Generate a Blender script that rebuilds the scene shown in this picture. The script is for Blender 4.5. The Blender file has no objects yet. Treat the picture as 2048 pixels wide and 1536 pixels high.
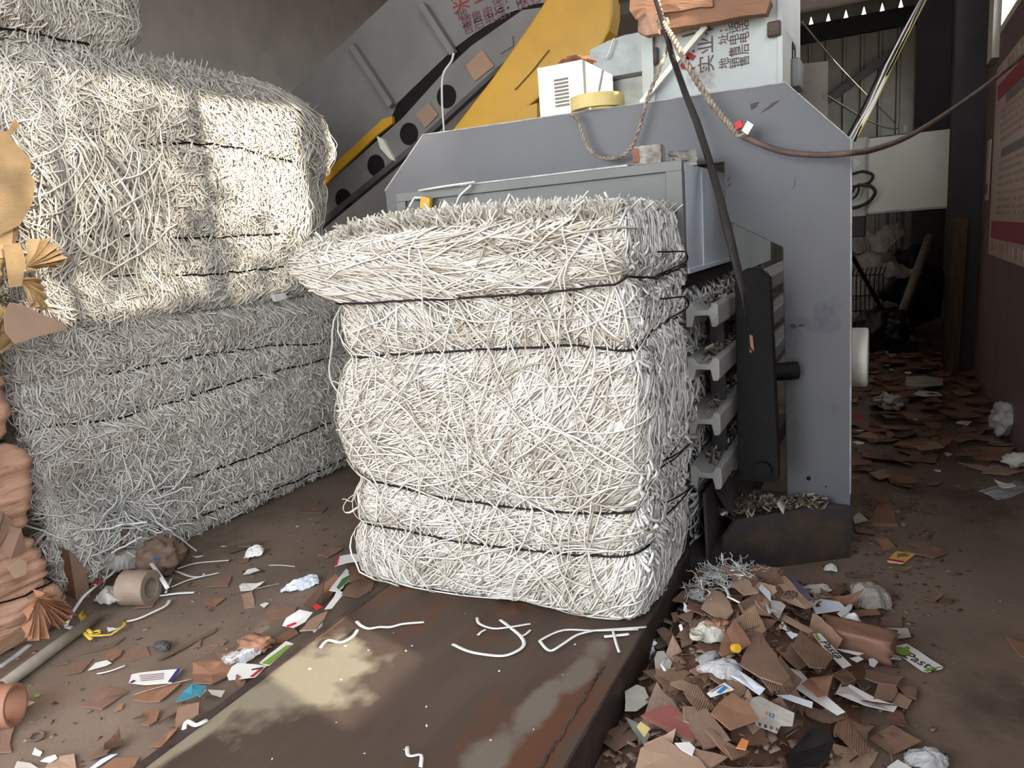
import bpy, math, random
import numpy as np
from mathutils import Vector, Matrix, noise as mnoise
random.seed(7)
rng = np.random.default_rng(11)
SC = bpy.context.scene
COL = SC.collection
pi = math.pi

# ------------------------------------------------------------------ camera
YAW, PITCH, ROLL, FPX, CAMH = math.radians(-27.31981), math.radians(-10.90533), math.radians(-4.34898), 1461.7, 1.5
_f = np.array([math.sin(YAW)*math.cos(PITCH), math.cos(YAW)*math.cos(PITCH), math.sin(PITCH)])
_r0 = np.array([math.cos(YAW), -math.sin(YAW), 0.0])
_u0 = np.cross(_r0, _f)
_r = math.cos(ROLL)*_r0 + math.sin(ROLL)*_u0
_u = -math.sin(ROLL)*_r0 + math.cos(ROLL)*_u0
CAM = np.array([0.0, 0.0, CAMH])
cd = bpy.data.cameras.new('camera'); cam = bpy.data.objects.new('camera', cd); COL.objects.link(cam)
cd.lens = 36.0*FPX/2048; cd.sensor_width = 36.0; cd.clip_start = 0.02; cd.clip_end = 200
M = Matrix.Identity(4)
for i in range(3):
    M[i][0], M[i][1], M[i][2], M[i][3] = _r[i], _u[i], -_f[i], CAM[i]
cam.matrix_world = M
SC.camera = cam

def ray(x, y):
    return _f + (x-1024)/FPX*_r - (y-768)/FPX*_u
def on(axis, val, x, y):
    """the point of the plane axis = val that the photograph shows at pixel x, y"""
    d = ray(x, y); i = 'xyz'.index(axis); t = (val-CAM[i])/d[i]
    return tuple(CAM + t*d)
def on_plane(p0, n, x, y):
    d = ray(x, y); n = np.array(n); t = np.dot(np.array(p0)-CAM, n)/np.dot(d, n)
    return tuple(CAM + t*d)

# ------------------------------------------------------------------ objects
def tag(o, label=None, cat=None, group=None, kind=None):
    if label: o['label'] = label
    if cat: o['category'] = cat
    if group: o['group'] = group
    if kind: o['kind'] = kind
    return o
def wloc(o):
    v = Vector((0, 0, 0))
    while o is not None:
        v += o.location; o = o.parent
    return v
def empty(name, loc, label, cat, group=None):
    o = bpy.data.objects.new(name, None); COL.objects.link(o); o.location = loc
    o.empty_display_size = .1
    return tag(o, label, cat, group)

class MB:
    """collects shapes (world coordinates) and links them as one mesh object"""
    def __init__(s): s.v = []; s.f = []
    def add(s, vs, fs):
        b = len(s.v); s.v += [tuple(p) for p in vs]; s.f += [tuple(i+b for i in f) for f in fs]; return s
    def box(s, x0, x1, y0, y1, z0, z1):
        v = [(x, y, z) for z in (z0, z1) for y in (y0, y1) for x in (x0, x1)]
        return s.add(v, [(0,2,3,1),(4,5,7,6),(0,1,5,4),(2,6,7,3),(0,4,6,2),(1,3,7,5)])
    def obox(s, c, ax, ay, az):
        c, ax, ay, az = map(Vector, (c, ax, ay, az))
        v = [c+ax*i+ay*j+az*k for k in (-1,1) for j in (-1,1) for i in (-1,1)]
        return s.add(v, [(0,2,3,1),(4,5,7,6),(0,1,5,4),(2,6,7,3),(0,4,6,2),(1,3,7,5)])
    def prism(s, pts, d):
        """polygon pts (3d) extruded along d"""
        n = len(pts); d = Vector(d); a = [Vector(p) for p in pts]
        nrm = Vector((0,0,0))
        for i in range(n): nrm += a[i].cross(a[(i+1)%n])
        if nrm.dot(d) > 0: a = a[::-1]
        v = a + [p+d for p in a]
        f = [tuple(range(n)), tuple(range(2*n-1, n-1, -1))]
        f += [((i+1)%n, i, n+i, n+(i+1)%n) for i in range(n)]
        return s.add(v, f)
    def tube(s, path, r, n=8, cap=True, flat=1.0, up=None):
        P = [Vector(p) for p in path]; m = len(P)
        rs = r if isinstance(r, (list, tuple)) else [r]*m
        vs = []; prev = None
        for i in range(m):
            t = (P[min(i+1, m-1)]-P[max(i-1, 0)]).normalized()
            if prev is None:
                ref = Vector(up) if up else (Vector((0,0,1)) if abs(t.z) < .9 else Vector((1,0,0)))
            else: ref = prev
            b = t.cross(ref)
            if b.length < 1e-6: b = t.cross(Vector((0.3,1,.2)))
            b.normalize(); nn = b.cross(t).normalized(); prev = nn
            for k in range(n):
                a = 2*pi*k/n
                vs.append(P[i] + b*(rs[i]*math.cos(a)) + nn*(rs[i]*flat*math.sin(a)))
        fs = [(i*n+k, i*n+(k+1)%n, (i+1)*n+(k+1)%n, (i+1)*n+k) for i in range(m-1) for k in range(n)]
        if cap: fs += [tuple(range(n-1, -1, -1)), tuple((m-1)*n+k for k in range(n))]
        return s.add(vs, fs)
    def cyl(s, p0, p1, r, n=24, r1=None):
        return s.tube([p0, p1], [r, r if r1 is None else r1], n)
    def hollow(s, p0, p1, r, ri, n=28):
        p0, p1 = Vector(p0), Vector(p1); t = (p1-p0).normalized()
        b = t.cross(Vector((0,0,1)) if abs(t.z) < .9 else Vector((1,0,0))).normalized(); c = b.cross(t)
        vs = []
        for p, rr in ((p0, r), (p1, r), (p1, ri), (p0, ri)):
            vs += [p+b*(rr*math.cos(2*pi*k/n))+c*(rr*math.sin(2*pi*k/n)) for k in range(n)]
        fs = [(j*n+k, j*n+(k+1)%n, ((j+1)%4)*n+(k+1)%n, ((j+1)%4)*n+k) for j in range(4) for k in range(n)]
        return s.add(vs, fs)
    def build(s, name, mat, parent=None, smooth=False, bevel=0, origin=None):
        me = bpy.data.meshes.new(name)
        v = np.array(s.v, float)
        if parent is not None: o0 = wloc(parent)
        elif origin is not None: o0 = Vector(origin)
        else:
            lo, hi = v.min(0), v.max(0); o0 = Vector(((lo[0]+hi[0])/2, (lo[1]+hi[1])/2, lo[2]))
        v = v - np.array(o0)
        me.from_pydata([tuple(p) for p in v], [], s.f)
        return link(name, me, mat, parent, smooth, bevel, o0)
def link(name, me, mat, parent, smooth, bevel, o0):
    for m in (mat if isinstance(mat, (list, tuple)) else [mat]): me.materials.append(m)
    me.validate(); me.update()
    if smooth: me.polygons.foreach_set('use_smooth', [True]*len(me.polygons))
    o = bpy.data.objects.new(name, me); COL.objects.link(o)
    if parent is not None: o.parent = parent
    else: o.location = o0
    if bevel:
        b = o.modifiers.new('bevel', 'BEVEL'); b.width = bevel; b.segments = 2; b.limit_method = 'ANGLE'
    return o
def np_mesh(name, V, Fq, mat, parent=None, smooth=True, origin=None):
    """big quad meshes from numpy arrays"""
    o0 = np.array(wloc(parent)) if parent is not None else (np.array(origin) if origin is not None else np.array(((V[:,0].min()+V[:,0].max())/2, (V[:,1].min()+V[:,1].max())/2, V[:,2].min())))
    V = V - o0
    me = bpy.data.meshes.new(name); n = len(Fq)
    me.vertices.add(len(V)); me.vertices.foreach_set('co', V.astype(np.float32).ravel())
    me.loops.add(n*4); me.loops.foreach_set('vertex_index', Fq.astype(np.int32).ravel())
    me.polygons.add(n); me.polygons.foreach_set('loop_start', np.arange(0, n*4, 4, dtype=np.int32))
    me.update(calc_edges=True)
    if smooth: me.polygons.foreach_set('use_smooth', np.ones(n, bool))
    me.materials.append(mat)
    o = bpy.data.objects.new(name, me); COL.objects.link(o)
    if parent is not None: o.parent = parent
    else: o.location = o0
    return o

# ------------------------------------------------------------------ materials
def lin(c):
    return tuple(((x/255)/12.92 if x/255 <= .04045 else ((x/255+.055)/1.055)**2.4) for x in c) + (1,)
def mat(name, c1, c2=None, scale=6, rough=.6, metal=0, bump=0, bscale=60, stretch=(1,1,1), c3=None, s3=2.5, t3=.55, island=None, trans=0, rough2=None, wave=None, spec=.5, alpha=1, coord='Object'):
    """c1/c2 mix by noise, c3 = stains by a second noise, island = value spread per loose piece"""
    m = bpy.data.materials.new(name); m.use_nodes = True; nt = m.node_tree; N = nt.nodes; L = nt.links
    b = N['Principled BSDF']; out = N['Material Output']
    b.inputs['Roughness'].default_value = rough; b.inputs['Metallic'].default_value = metal
    b.inputs['Specular IOR Level'].default_value = spec
    tc = N.new('ShaderNodeTexCoord'); mp = N.new('ShaderNodeMapping'); mp.inputs['Scale'].default_value = stretch
    L.new(tc.outputs[coord], mp.inputs['Vector'])
    def nz(sc, det=5, ro=.6):
        n = N.new('ShaderNodeTexNoise'); n.inputs['Scale'].default_value = sc; n.inputs['Detail'].default_value = det; n.inputs['Roughness'].default_value = ro
        L.new(mp.outputs[0], n.inputs['Vector']); return n
    def ramp(src, a, c):
        r = N.new('ShaderNodeMapRange'); r.inputs['From Min'].default_value = a; r.inputs['From Max'].default_value = c
        L.new(src, r.inputs['Value']); return r.outputs[0]
    def mix(fac, A, B, mode='MIX'):
        x = N.new('ShaderNodeMix'); x.data_type = 'RGBA'; x.blend_type = mode
        if isinstance(fac, float): x.inputs[0].default_value = fac
        else: L.new(fac, x.inputs[0])
        for v, i in ((A, 6), (B, 7)):
            if isinstance(v, tuple): x.inputs[i].default_value = v
            else: L.new(v, x.inputs[i])
        return x.outputs[2]
    col = lin(c1)
    if c2:
        n = nz(scale); col = mix(ramp(n.outputs['Fac'], .35, .65), lin(c1), lin(c2))
    if c3:
        n3 = nz(s3, 8, .65); f3 = ramp(n3.outputs['Fac'], t3, t3+.09); col = mix(f3, col, lin(c3))
        if rough2 is not None:
            L.new(ramp2(N, L, f3, rough, rough2), b.inputs['Roughness'])
    if island is not None:
        g = N.new('ShaderNodeNewGeometry'); lo, hi, tint = island
        r = N.new('ShaderNodeValToRGB'); r.color_ramp.elements[0].color = lin(lo); r.color_ramp.elements[1].color = lin(hi)
        if tint:
            e = r.color_ramp.elements.new(.3); e.color = lin(tint)
        L.new(g.outputs['Random Per Island'], r.inputs[0])
        col = r.outputs[0] if not c2 else mix(1.0, col, r.outputs[0], 'MULTIPLY')
    hgt = None
    if wave:
        w = N.new('ShaderNodeTexWave'); w.inputs['Scale'].default_value = wave[0]; w.bands_direction = wave[1]; w.inputs['Distortion'].default_value = wave[3] if len(wave) > 3 else 0
        L.new(mp.outputs[0], w.inputs['Vector']); hgt = w.outputs['Fac']
        bw = N.new('ShaderNodeBump'); bw.inputs['Strength'].default_value = wave[2]; bw.inputs['Distance'].default_value = .01; L.new(hgt, bw.inputs['Height'])
    if bump:
        n = nz(bscale, 6); bp = N.new('ShaderNodeBump'); bp.inputs['Strength'].default_value = bump; bp.inputs['Distance'].default_value = .01
        L.new(n.outputs['Fac'], bp.inputs['Height'])
        if wave: L.new(bw.outputs[0], bp.inputs['Normal'])
        L.new(bp.outputs[0], b.inputs['Normal'])
    elif wave: L.new(bw.outputs[0], b.inputs['Normal'])
    if isinstance(col, tuple): b.inputs['Base Color'].default_value = col
    else: L.new(col, b.inputs['Base Color'])
    if trans:
        t = N.new('ShaderNodeBsdfTranslucent'); mx = N.new('ShaderNodeMixShader'); mx.inputs[0].default_value = trans
        if isinstance(col, tuple): t.inputs['Color'].default_value = col
        else: L.new(col, t.inputs['Color'])
        L.new(b.outputs[0], mx.inputs[1]); L.new(t.outputs[0], mx.inputs[2]); L.new(mx.outputs[0], out.inputs['Surface'])
    if alpha < 1:
        t = N.new('ShaderNodeBsdfTransparent'); mx = N.new('ShaderNodeMixShader'); mx.inputs[0].default_value = alpha
        L.new(t.outputs[0], mx.inputs[1]); L.new(b.outputs[0], mx.inputs[2]); L.new(mx.outputs[0], out.inputs['Surface'])
    return m
def ramp2(N, L, src, a, c):
    r = N.new('ShaderNodeMapRange'); r.inputs['To Min'].default_value = a; r.inputs['To Max'].default_value = c
    L.new(src, r.inputs['Value']); return r.outputs[0]

m_floor = mat('dusty concrete', (128,112,99), (104,90,79), 1.6, .85, bump=.25, bscale=18, c3=(86,73,64), s3=1.1, t3=.56)
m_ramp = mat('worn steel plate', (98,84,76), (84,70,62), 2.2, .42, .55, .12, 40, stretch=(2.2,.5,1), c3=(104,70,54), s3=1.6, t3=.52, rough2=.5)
m_rampedge = mat('rusty plate edge', (84,72,66), (60,50,46), 9, .55, .4, .5, 50)
m_paint = mat('blue grey machine paint', (99,101,106), (91,93,99), 1.3, .5, .0, .03, 60, c3=(74,76,86), s3=2.6, t3=.60)
m_paintedge = mat('pale edge paint', (196,196,194), (150,150,150), 12, .5)  # pale edges, and the painted lit line along the frame
m_box = mat('grey green feed box paint', (108,111,109), (97,100,98), 2.5, .5, .1, .08, 50, c3=(110,92,80), s3=4.5, t3=.66)
m_boxside = mat('sky lit sheet metal', (208,217,227), (190,202,216), 1.5, .38, .25, .05, 20, stretch=(1,3,.6), c3=(120,122,126), s3=3, t3=.68)  # pale blue puts the sky light on this side into the colour
m_hopper = mat('hopper pale grey paint', (186,194,194), (172,180,182), 2, .5, 0, .05, 40, c3=(140,140,138), s3=3.2, t3=.63)
m_hopperw = mat('hopper cream side', (214,214,206), (200,200,192), 2, .5)
m_zinc = mat('galvanised sheet', (150,154,154), (126,130,130), 7, .45, .5, .05, 40, c3=(120,108,98), s3=3, t3=.62)
m_yellow = mat('yellow guard paint', (206,160,42), (190,144,36), 2.5, .45, 0, .04, 40, c3=(140,100,40), s3=5, t3=.67)
m_conv = mat('dusty conveyor grey', (128,128,128), (112,112,112), 1.5, .7, 0, .1, 30)
m_convdark = mat('dusty dark steel', (86,86,88), (66,66,68), 3, .7, .2, .1, 30)
m_black = mat('black greasy steel', (24,22,23), (17,16,17), 5, .6, 0, .2, 60, spec=.2)
m_belt = mat('black rubber belt', (44,37,36), (32,28,28), 8, .6, 0, .3, 90)
m_rail = mat('rail grey paint', (158,160,158), (142,144,142), 4, .5, .1, .1, 50, c3=(108,100,92), s3=6, t3=.62)
m_skirt = mat('dirty dark paint', (66,63,66), (52,49,50), 3, .6, .1, .15, 40, c3=(78,66,54), s3=3, t3=.55)
m_cream = mat('cream enamel', (226,226,214), (220,220,208), 3, .4)
m_ring = mat('pale yellow ring', (222,204,140), (206,186,120), 6, .55)
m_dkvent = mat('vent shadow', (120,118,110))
m_brick = mat('red brick', (160,112,88), (132,92,74), 14, .9, 0, .8, 60)
m_lime = mat('mortar crusted brick', (176,172,166), (110,106,102), 16, .9, 0, 1, 40)
m_wire = mat('black baling wire', (26,24,24), (18,17,17), 20, .45, .6)
m_rope = mat('dirty rope', (176,164,148), (128,116,102), 40, .9, 0, .5, 200)
m_cable = mat('brown cable', (112,92,82), (80,66,60), 14, .7, 0, .3, 90)
m_stained = mat('stained grey sheet', (150,144,134), (128,120,110), 3, .6, .1, .1, 30, c3=(104,92,82), s3=4, t3=.52)
m_white = mat('white plastic wire', (225,225,220), None)
m_strip = mat('white plastic strip', (230,228,222), rough=.32, island=((186,177,162),(250,248,244),(229,225,216)), trans=.25)
m_stripw = mat('crinkled white plastic ribbon', (235,235,235), rough=.2, island=((196,196,194),(250,250,248),(232,232,230)), trans=.2)
m_strips = mat('short white plastic cutting', (226,222,212), rough=.26, island=((186,178,166),(252,250,247),(230,226,218)), trans=.25)
m_core = mat('packed plastic strips', (140,128,110), (80,72,62), 45, .7, 0, 1, 70, stretch=(1,1,1))  # darkened to paint the shade in the gaps between strips
m_core2 = mat('packed plastic cuttings', (168,160,148), (92,86,78), 60, .7, 0, 1, 80)  # dark mottling stands in for shade between the cuttings
def cardmat(n, a, b, wv=None, isl=None):
    return mat(n, a, b, 5, .82, 0, .12, 120, wave=wv, c3=tuple(int(x*.82) for x in a), s3=3, t3=.62)
CARD = [cardmat('cardboard brown', (134,106,90), (122,97,82)), cardmat('cardboard tan', (164,138,118), (152,128,108)),
        cardmat('cardboard dull', (114,93,80), (104,84,72)), cardmat('cardboard warm', (144,106,84), (132,98,77)),
        cardmat('cardboard dark', (102,74,60), (90,66,54)), cardmat('cardboard fluted', (136,108,88), (124,98,80), (48,'X',.5))]
m_cbale = mat('baled cardboard', (186,148,124), (166,128,106), 5, .85, 0, 1, 30, stretch=(1,1,3.5), c3=(150,112,92), s3=6, t3=.57)
m_cbale2 = mat('baled sunlit cardboard', (190,160,120), (172,142,104), 4, .85, 0, .9, 18, stretch=(1,1,1.5), c3=(186,146,104), s3=5, t3=.58)  # yellower than the lower bale: warm sunlight put into the colour
m_flap = mat('fluted sunlit cardboard', (178,150,112), (164,136,98), 5, .85, 0, .2, 80, wave=(70,'Z',.35))  # yellow tone carries painted sunlight on the upper flaps
m_flapb = mat('fluted brown cardboard', (172,124,92), (156,110,82), 5, .85, 0, .2, 80, wave=(60,'X',.5))
m_paper = mat('white paper', (232,232,230), (222,222,222), 4, .7, 0, .05, 60)
m_paperb = mat('bluish white card', (216,224,236), (206,214,228), 4, .5)
m_dirty = mat('dirty printed paper', (196,194,186), (172,168,160), 8, .8, 0, .3, 40)
m_film = mat('clear plastic film', (206,208,212), (180,182,186), 9, .15, 0, .4, 25, alpha=.5)
m_bag = mat('grey plastic bag', (196,190,184), (166,160,154), 8, .35, 0, .5, 22, trans=.25)
m_foil = mat('silver foil', (200,202,206), (140,142,146), 20, .2, .9, .6, 40)
m_red = mat('red print', (196,44,48)); m_blue = mat('blue print', (48,120,190)); m_green = mat('green print', (122,160,60)); m_dgreen = mat('dark green print', (48,110,72))
m_navy = mat('navy print', (52,52,110)); m_teal = mat('teal print', (64,140,166)); m_ink = mat('dark ink', (52,48,50)); m_yprint = mat('yellow print', (222,178,96))
m_maroonp = mat('maroon card', (132,76,72), (118,66,62), 5, .7); m_purple = mat('purple card', (118,112,146), None); m_blackp = mat('black plastic sheet', (24,23,24), (34,32,33), 6, .35, 0, .4, 20)
m_orange = mat('orange print', (214,140,84)); m_redink = mat('faded red paint', (150,38,52)); m_inkp = mat('faded stencil ink', (110,72,84))
m_stencil = mat('stencil brown ink', (82,58,56))
m_wallm = mat('dark maroon wall', (112,86,86), (98,76,77), 1.5, .6, 0, .06, 20, stretch=(1,1,.5), c3=(122,106,102), s3=2.4, t3=.66)
m_wallin = mat('hazed wall sheet', (186,178,172), (170,163,158), 2, .7)  # pale tone puts the haze at upper left into the colour
m_corr = mat('dark corrugated sheet', (108,104,96), (92,88,82), 2, .6, .2, .05, 30)
m_roof = mat('hazed roof sheet', (176,168,164), (160,153,150), 2, .7, .1, .05, 30)  # lightened so the colour carries the haze under the roof
m_col = mat('dark steel column', (58,54,58), (46,43,46), 3, .6, .2)
m_wood = mat('old board', (96,74,52), (70,54,40), 8, .8, 0, .3, 50, stretch=(3,3,.5))
m_pole = mat('grey pole', (150,142,132), (126,118,108), 8, .6)
m_sack = mat('woven white sack', (206,200,192), (170,164,158), 6, .7, 0, .5, 20)
m_poster = mat('poster paper', (196,172,160), (184,160,150), 3, .4); m_posterr = mat('poster red', (150,52,66)); m_posterg = mat('poster grey', (124,112,112)); m_postert = mat('poster print', (170,148,138))
m_tube = mat('cardboard tube', (150,108,86), (136,98,78), 5, .8)
m_gtube = mat('dirty plastic tube', (152,136,122), (128,112,98), 7, .6, 0, .3, 30)
m_debris = mat('fine debris', (110,90,76), rough=.85, island=((52,43,37),(150,130,114),(96,76,63)))
m_chip = mat('shred chips', (180,170,156), rough=.7, island=((70,60,52),(190,182,170),(108,92,78)))
m_ystrap = mat('yellow strap', (206,178,74), None, rough=.4)
m_glass = mat('window pane', (235,238,235), rough=.05, alpha=.10)
m_frameal = mat('pale window frame', (196,192,180), (180,176,164), 4, .5)
m_leaf = mat('tree leaf', (80,110,50), (60,90,40), 4, .6); m_bark = mat('tree bark', (90,76,62), (70,58,48), 8, .9)
m_soil = mat('yard ground', (170,160,145), (150,140,126), 2, .9)
def add_lit_patches(m, spots, c):
    """pale polished patches, sun and sky light painted into their colour, ragged outline, at fixed places of the plate (object space x, y, rx, ry)"""
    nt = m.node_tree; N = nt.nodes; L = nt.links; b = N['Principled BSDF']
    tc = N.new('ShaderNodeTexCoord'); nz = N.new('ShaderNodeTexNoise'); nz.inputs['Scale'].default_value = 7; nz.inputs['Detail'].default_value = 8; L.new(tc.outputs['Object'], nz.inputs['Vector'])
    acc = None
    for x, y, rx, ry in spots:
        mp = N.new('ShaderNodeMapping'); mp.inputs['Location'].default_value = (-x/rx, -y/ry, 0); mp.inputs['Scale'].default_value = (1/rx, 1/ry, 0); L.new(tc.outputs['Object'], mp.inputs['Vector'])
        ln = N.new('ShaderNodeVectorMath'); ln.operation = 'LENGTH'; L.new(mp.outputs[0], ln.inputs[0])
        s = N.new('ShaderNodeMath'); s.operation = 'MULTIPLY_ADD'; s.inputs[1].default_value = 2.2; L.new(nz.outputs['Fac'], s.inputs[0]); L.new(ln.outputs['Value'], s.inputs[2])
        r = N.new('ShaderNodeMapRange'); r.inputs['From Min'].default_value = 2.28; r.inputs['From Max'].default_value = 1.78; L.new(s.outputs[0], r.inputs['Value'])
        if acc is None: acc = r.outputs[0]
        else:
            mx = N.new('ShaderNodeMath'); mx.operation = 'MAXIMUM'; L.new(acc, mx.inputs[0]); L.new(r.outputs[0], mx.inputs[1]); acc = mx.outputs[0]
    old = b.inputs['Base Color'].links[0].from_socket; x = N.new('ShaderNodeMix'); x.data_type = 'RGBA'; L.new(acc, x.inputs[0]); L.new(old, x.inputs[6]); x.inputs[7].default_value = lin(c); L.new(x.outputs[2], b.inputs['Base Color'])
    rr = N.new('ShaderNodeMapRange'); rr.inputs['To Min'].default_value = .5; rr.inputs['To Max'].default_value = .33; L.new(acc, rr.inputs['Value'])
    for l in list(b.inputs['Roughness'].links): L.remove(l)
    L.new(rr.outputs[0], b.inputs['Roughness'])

# ------------------------------------------------------------------ numpy noise and strand builder
def vn(u, v, seed=0):
    """smooth value noise, range -1..1"""
    g = np.random.default_rng(seed).uniform(-1, 1, (64, 64))
    u = np.asarray(u, float); v = np.asarray(v, float)
    iu = np.floor(u).astype(int); iv = np.floor(v).astype(int); fu = u-iu; fv = v-iv
    fu = fu*fu*(3-2*fu); fv = fv*fv*(3-2*fv)
    a = g[iu % 64, iv % 64]; b = g[(iu+1) % 64, iv % 64]; c = g[iu % 64, (iv+1) % 64]; d = g[(iu+1) % 64, (iv+1) % 64]
    return (a*(1-fu)+b*fu)*(1-fv)+(c*(1-fu)+d*fu)*fv

def ribbons(P, Nn, w, h, twist=None, sides=4):
    """P (N,K,3) paths, Nn (N,K,3) reference normals, w/h half width and half thickness (N,) -> verts, quads"""
    N, K, _ = P.shape
    T = np.empty_like(P); T[:, 1:-1] = P[:, 2:]-P[:, :-2]; T[:, 0] = P[:, 1]-P[:, 0]; T[:, -1] = P[:, -1]-P[:, -2]
    T /= np.linalg.norm(T, axis=2, keepdims=True)+1e-9
    B = np.cross(T, Nn); B /= np.linalg.norm(B, axis=2, keepdims=True)+1e-9
    U = np.cross(B, T)
    if twist is not None:
        c, s = np.cos(twist)[..., None], np.sin(twist)[..., None]
        B, U = c*B+s*U, -s*B+c*U
    w = np.asarray(w).reshape(N, 1, 1); h = np.asarray(h).reshape(N, 1, 1)
    if sides == 4: ring = [B*w, U*h, -B*w, -U*h]
    else: ring = [B*w-U*h*.5, U*h, -B*w-U*h*.5]
    S = len(ring)
    V = np.stack([P+r for r in ring], 2).reshape(-1, 3)
    base = (np.arange(N)*K*S)[:, None, None]; kk = (np.arange(K-1)*S)[None, :, None]; ss = np.arange(S)[None, None, :]
    a = base+kk+ss; b = base+kk+(ss+1) % S; c = b+S; d = a+S
    return V, np.stack([a, b, c, d], -1).reshape(-1, 4)

def spath(pts, n=6):
    P = [Vector(p) for p in pts]; out = []
    for i in range(len(P)-1):
        a, b_, c_, d = P[max(i-1,0)], P[i], P[i+1], P[min(i+2,len(P)-1)]
        for k in range(n):
            u = k/n; out.append(.5*((2*b_)+(c_-a)*u+(2*a-5*b_+4*c_-d)*u*u+(3*b_-a-3*c_+d)*u**3))
    out.append(P[-1]); return out

class Bale:
    """rounded block whose outline varies with height; s in 0..4 runs round front, right, back, left"""
    def __init__(s, prof, r=.06, lump=.02, seed=1, wires=(), groove=.02):
        p = np.array(prof, float); s.p = p; s.r = r; s.lump = lump; s.seed = seed; s.wires = wires; s.groove = groove; s.layer = 0
        s.z0, s.z1 = p[0, 0], p[-1, 0]
        s.w = np.mean(p[:, 2]-p[:, 1]); s.d = np.mean(p[:, 4]-p[:, 3])
    def wz(s, i, S):
        w = s.wires[i]; return np.interp(S, [a for a, _ in w], [b for _, b in w])
    def at(s, S, Z, off=0.0, rough=True):
        S = np.asarray(S, float) % 4; Z = np.asarray(Z, float)
        xl, xr, yf, yb = (np.interp(Z, s.p[:, 0], s.p[:, i]) for i in (1, 2, 3, 4))
        k = np.floor(S).astype(int); t = (S-k)*2-1
        px = np.choose(k, [t, np.ones_like(t), -t, -np.ones_like(t)])
        py = np.choose(k, [-np.ones_like(t), t, np.ones_like(t), -t])
        a = (xr-xl)/2; b = (yb-yf)/2; X = px*a; Y = py*b
        r = s.r
        qx = np.clip(X, -(a-r), a-r); qy = np.clip(Y, -(b-r), b-r)
        dx = X-qx; dy = Y-qy; l = np.sqrt(dx*dx+dy*dy)+1e-9
        nx, ny = dx/l, dy/l
        o = off
        if rough:
            o = o + s.lump*(vn(S*5+9, Z*6, s.seed)+.5*vn(S*13, Z*14, s.seed+1)) + s.layer*vn(S*4, Z*55, s.seed+2)
            for i in range(len(s.wires)):
                o = o - s.groove*np.exp(-((Z-s.wz(i, S))/.028)**2)
        P = np.stack([(xl+xr)/2+qx+nx*(r+o), (yf+yb)/2+qy+ny*(r+o), Z+0*X], -1)
        return P, np.stack([nx, ny, 0*nx], -1)
    def core(s, ns=200, nz=70, inset=.012):
        S = np.linspace(0, 4, ns, endpoint=False); Z = np.linspace(s.z0, s.z1, nz)
        SS, ZZ = np.meshgrid(S, Z, indexing='ij')
        P, _ = s.at(SS, ZZ, -inset)
        V = P.reshape(-1, 3); i = np.arange(ns)[:, None]; j = np.arange(nz-1)[None, :]
        a = i*nz+j; b = ((i+1) % ns)*nz+j
        F = np.stack([a, b, b+1, a+1], -1).reshape(-1, 4)
        # caps: rings shrinking to the middle
        out = [V]; fs = [F]; n0 = len(V)
        for top in (nz-1, 0):
            ring = P[:, top]; c = ring.mean(0); prev = np.arange(ns)*nz+top
            for q in (.8, .55, .3, .05):
                rr = c+(ring-c)*q; rr[:, 2] += (.012*vn(rr[:, 0]*12, rr[:, 1]*12, s.seed+5) if top else 0)
                idx = n0+np.arange(ns); n0 += ns; out.append(rr)
                nx = np.roll(np.arange(ns), -1)
                f = np.stack([prev, prev[nx], idx[nx], idx], -1)
                fs.append(f if top else f[:, ::-1]); prev = idx
        return np.concatenate(out), np.concatenate(fs)
    def len_s(s, S):
        k = (np.asarray(S) % 4).astype(int); return np.where(k % 2 == 0, s.w, s.d)
    def strands(s, S0, Z0, th, L, K, curl=.35, lift=(0, .02), lump=True, drop=0, end_lift=0.0, jag=0.0, crinkle=0.0):
        """paths that follow the surface from S0, Z0 in direction th (0 = along, pi/2 = up)"""
        N = len(S0); step = (L/(K-1))
        S = np.empty((N, K)); Z = np.empty((N, K)); S[:, 0] = S0; Z[:, 0] = Z0
        t = th.copy(); dc = rng.normal(0, curl, N)/(K-1)
        for k in range(1, K):
            t = t+dc+rng.normal(0, curl*.5+jag, N)/math.sqrt(K)
            S[:, k] = S[:, k-1]+np.cos(t)*step/s.len_s(S[:, k-1]); Z[:, k] = Z[:, k-1]+np.sin(t)*step-drop*k*step
        Z = np.clip(Z, s.z0+.004, s.z1+.01)
        q = np.linspace(0, 1, K)[None, :]
        lo, hi = lift
        off = rng.uniform(lo, hi, (N, 1))*np.sin(pi*q)**.7 + rng.uniform(lo, hi, (N, 1))*.5 + end_lift*rng.random((N, 1))*q**2 + rng.normal(0, 1, (N, K))*crinkle
        P, Nn = s.at(S, Z, off)
        return P, Nn
# ================================================================== the setting
def structure(o): o['kind'] = 'structure'; return o
def px_poly(axis, val, pts): return [on(axis, val, *p) for p in pts]

b = MB(); b.box(-7, 1.0, -2.2, 17.1, -.08, 0); structure(b.build('floor', m_floor))
b = MB(); b.box(1.0, 40, -30, 45, -.2, -.09); b.box(-40, 1.0, -30, -2.2, -.2, -.09); structure(b.build('ground_outside', m_soil))

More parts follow.
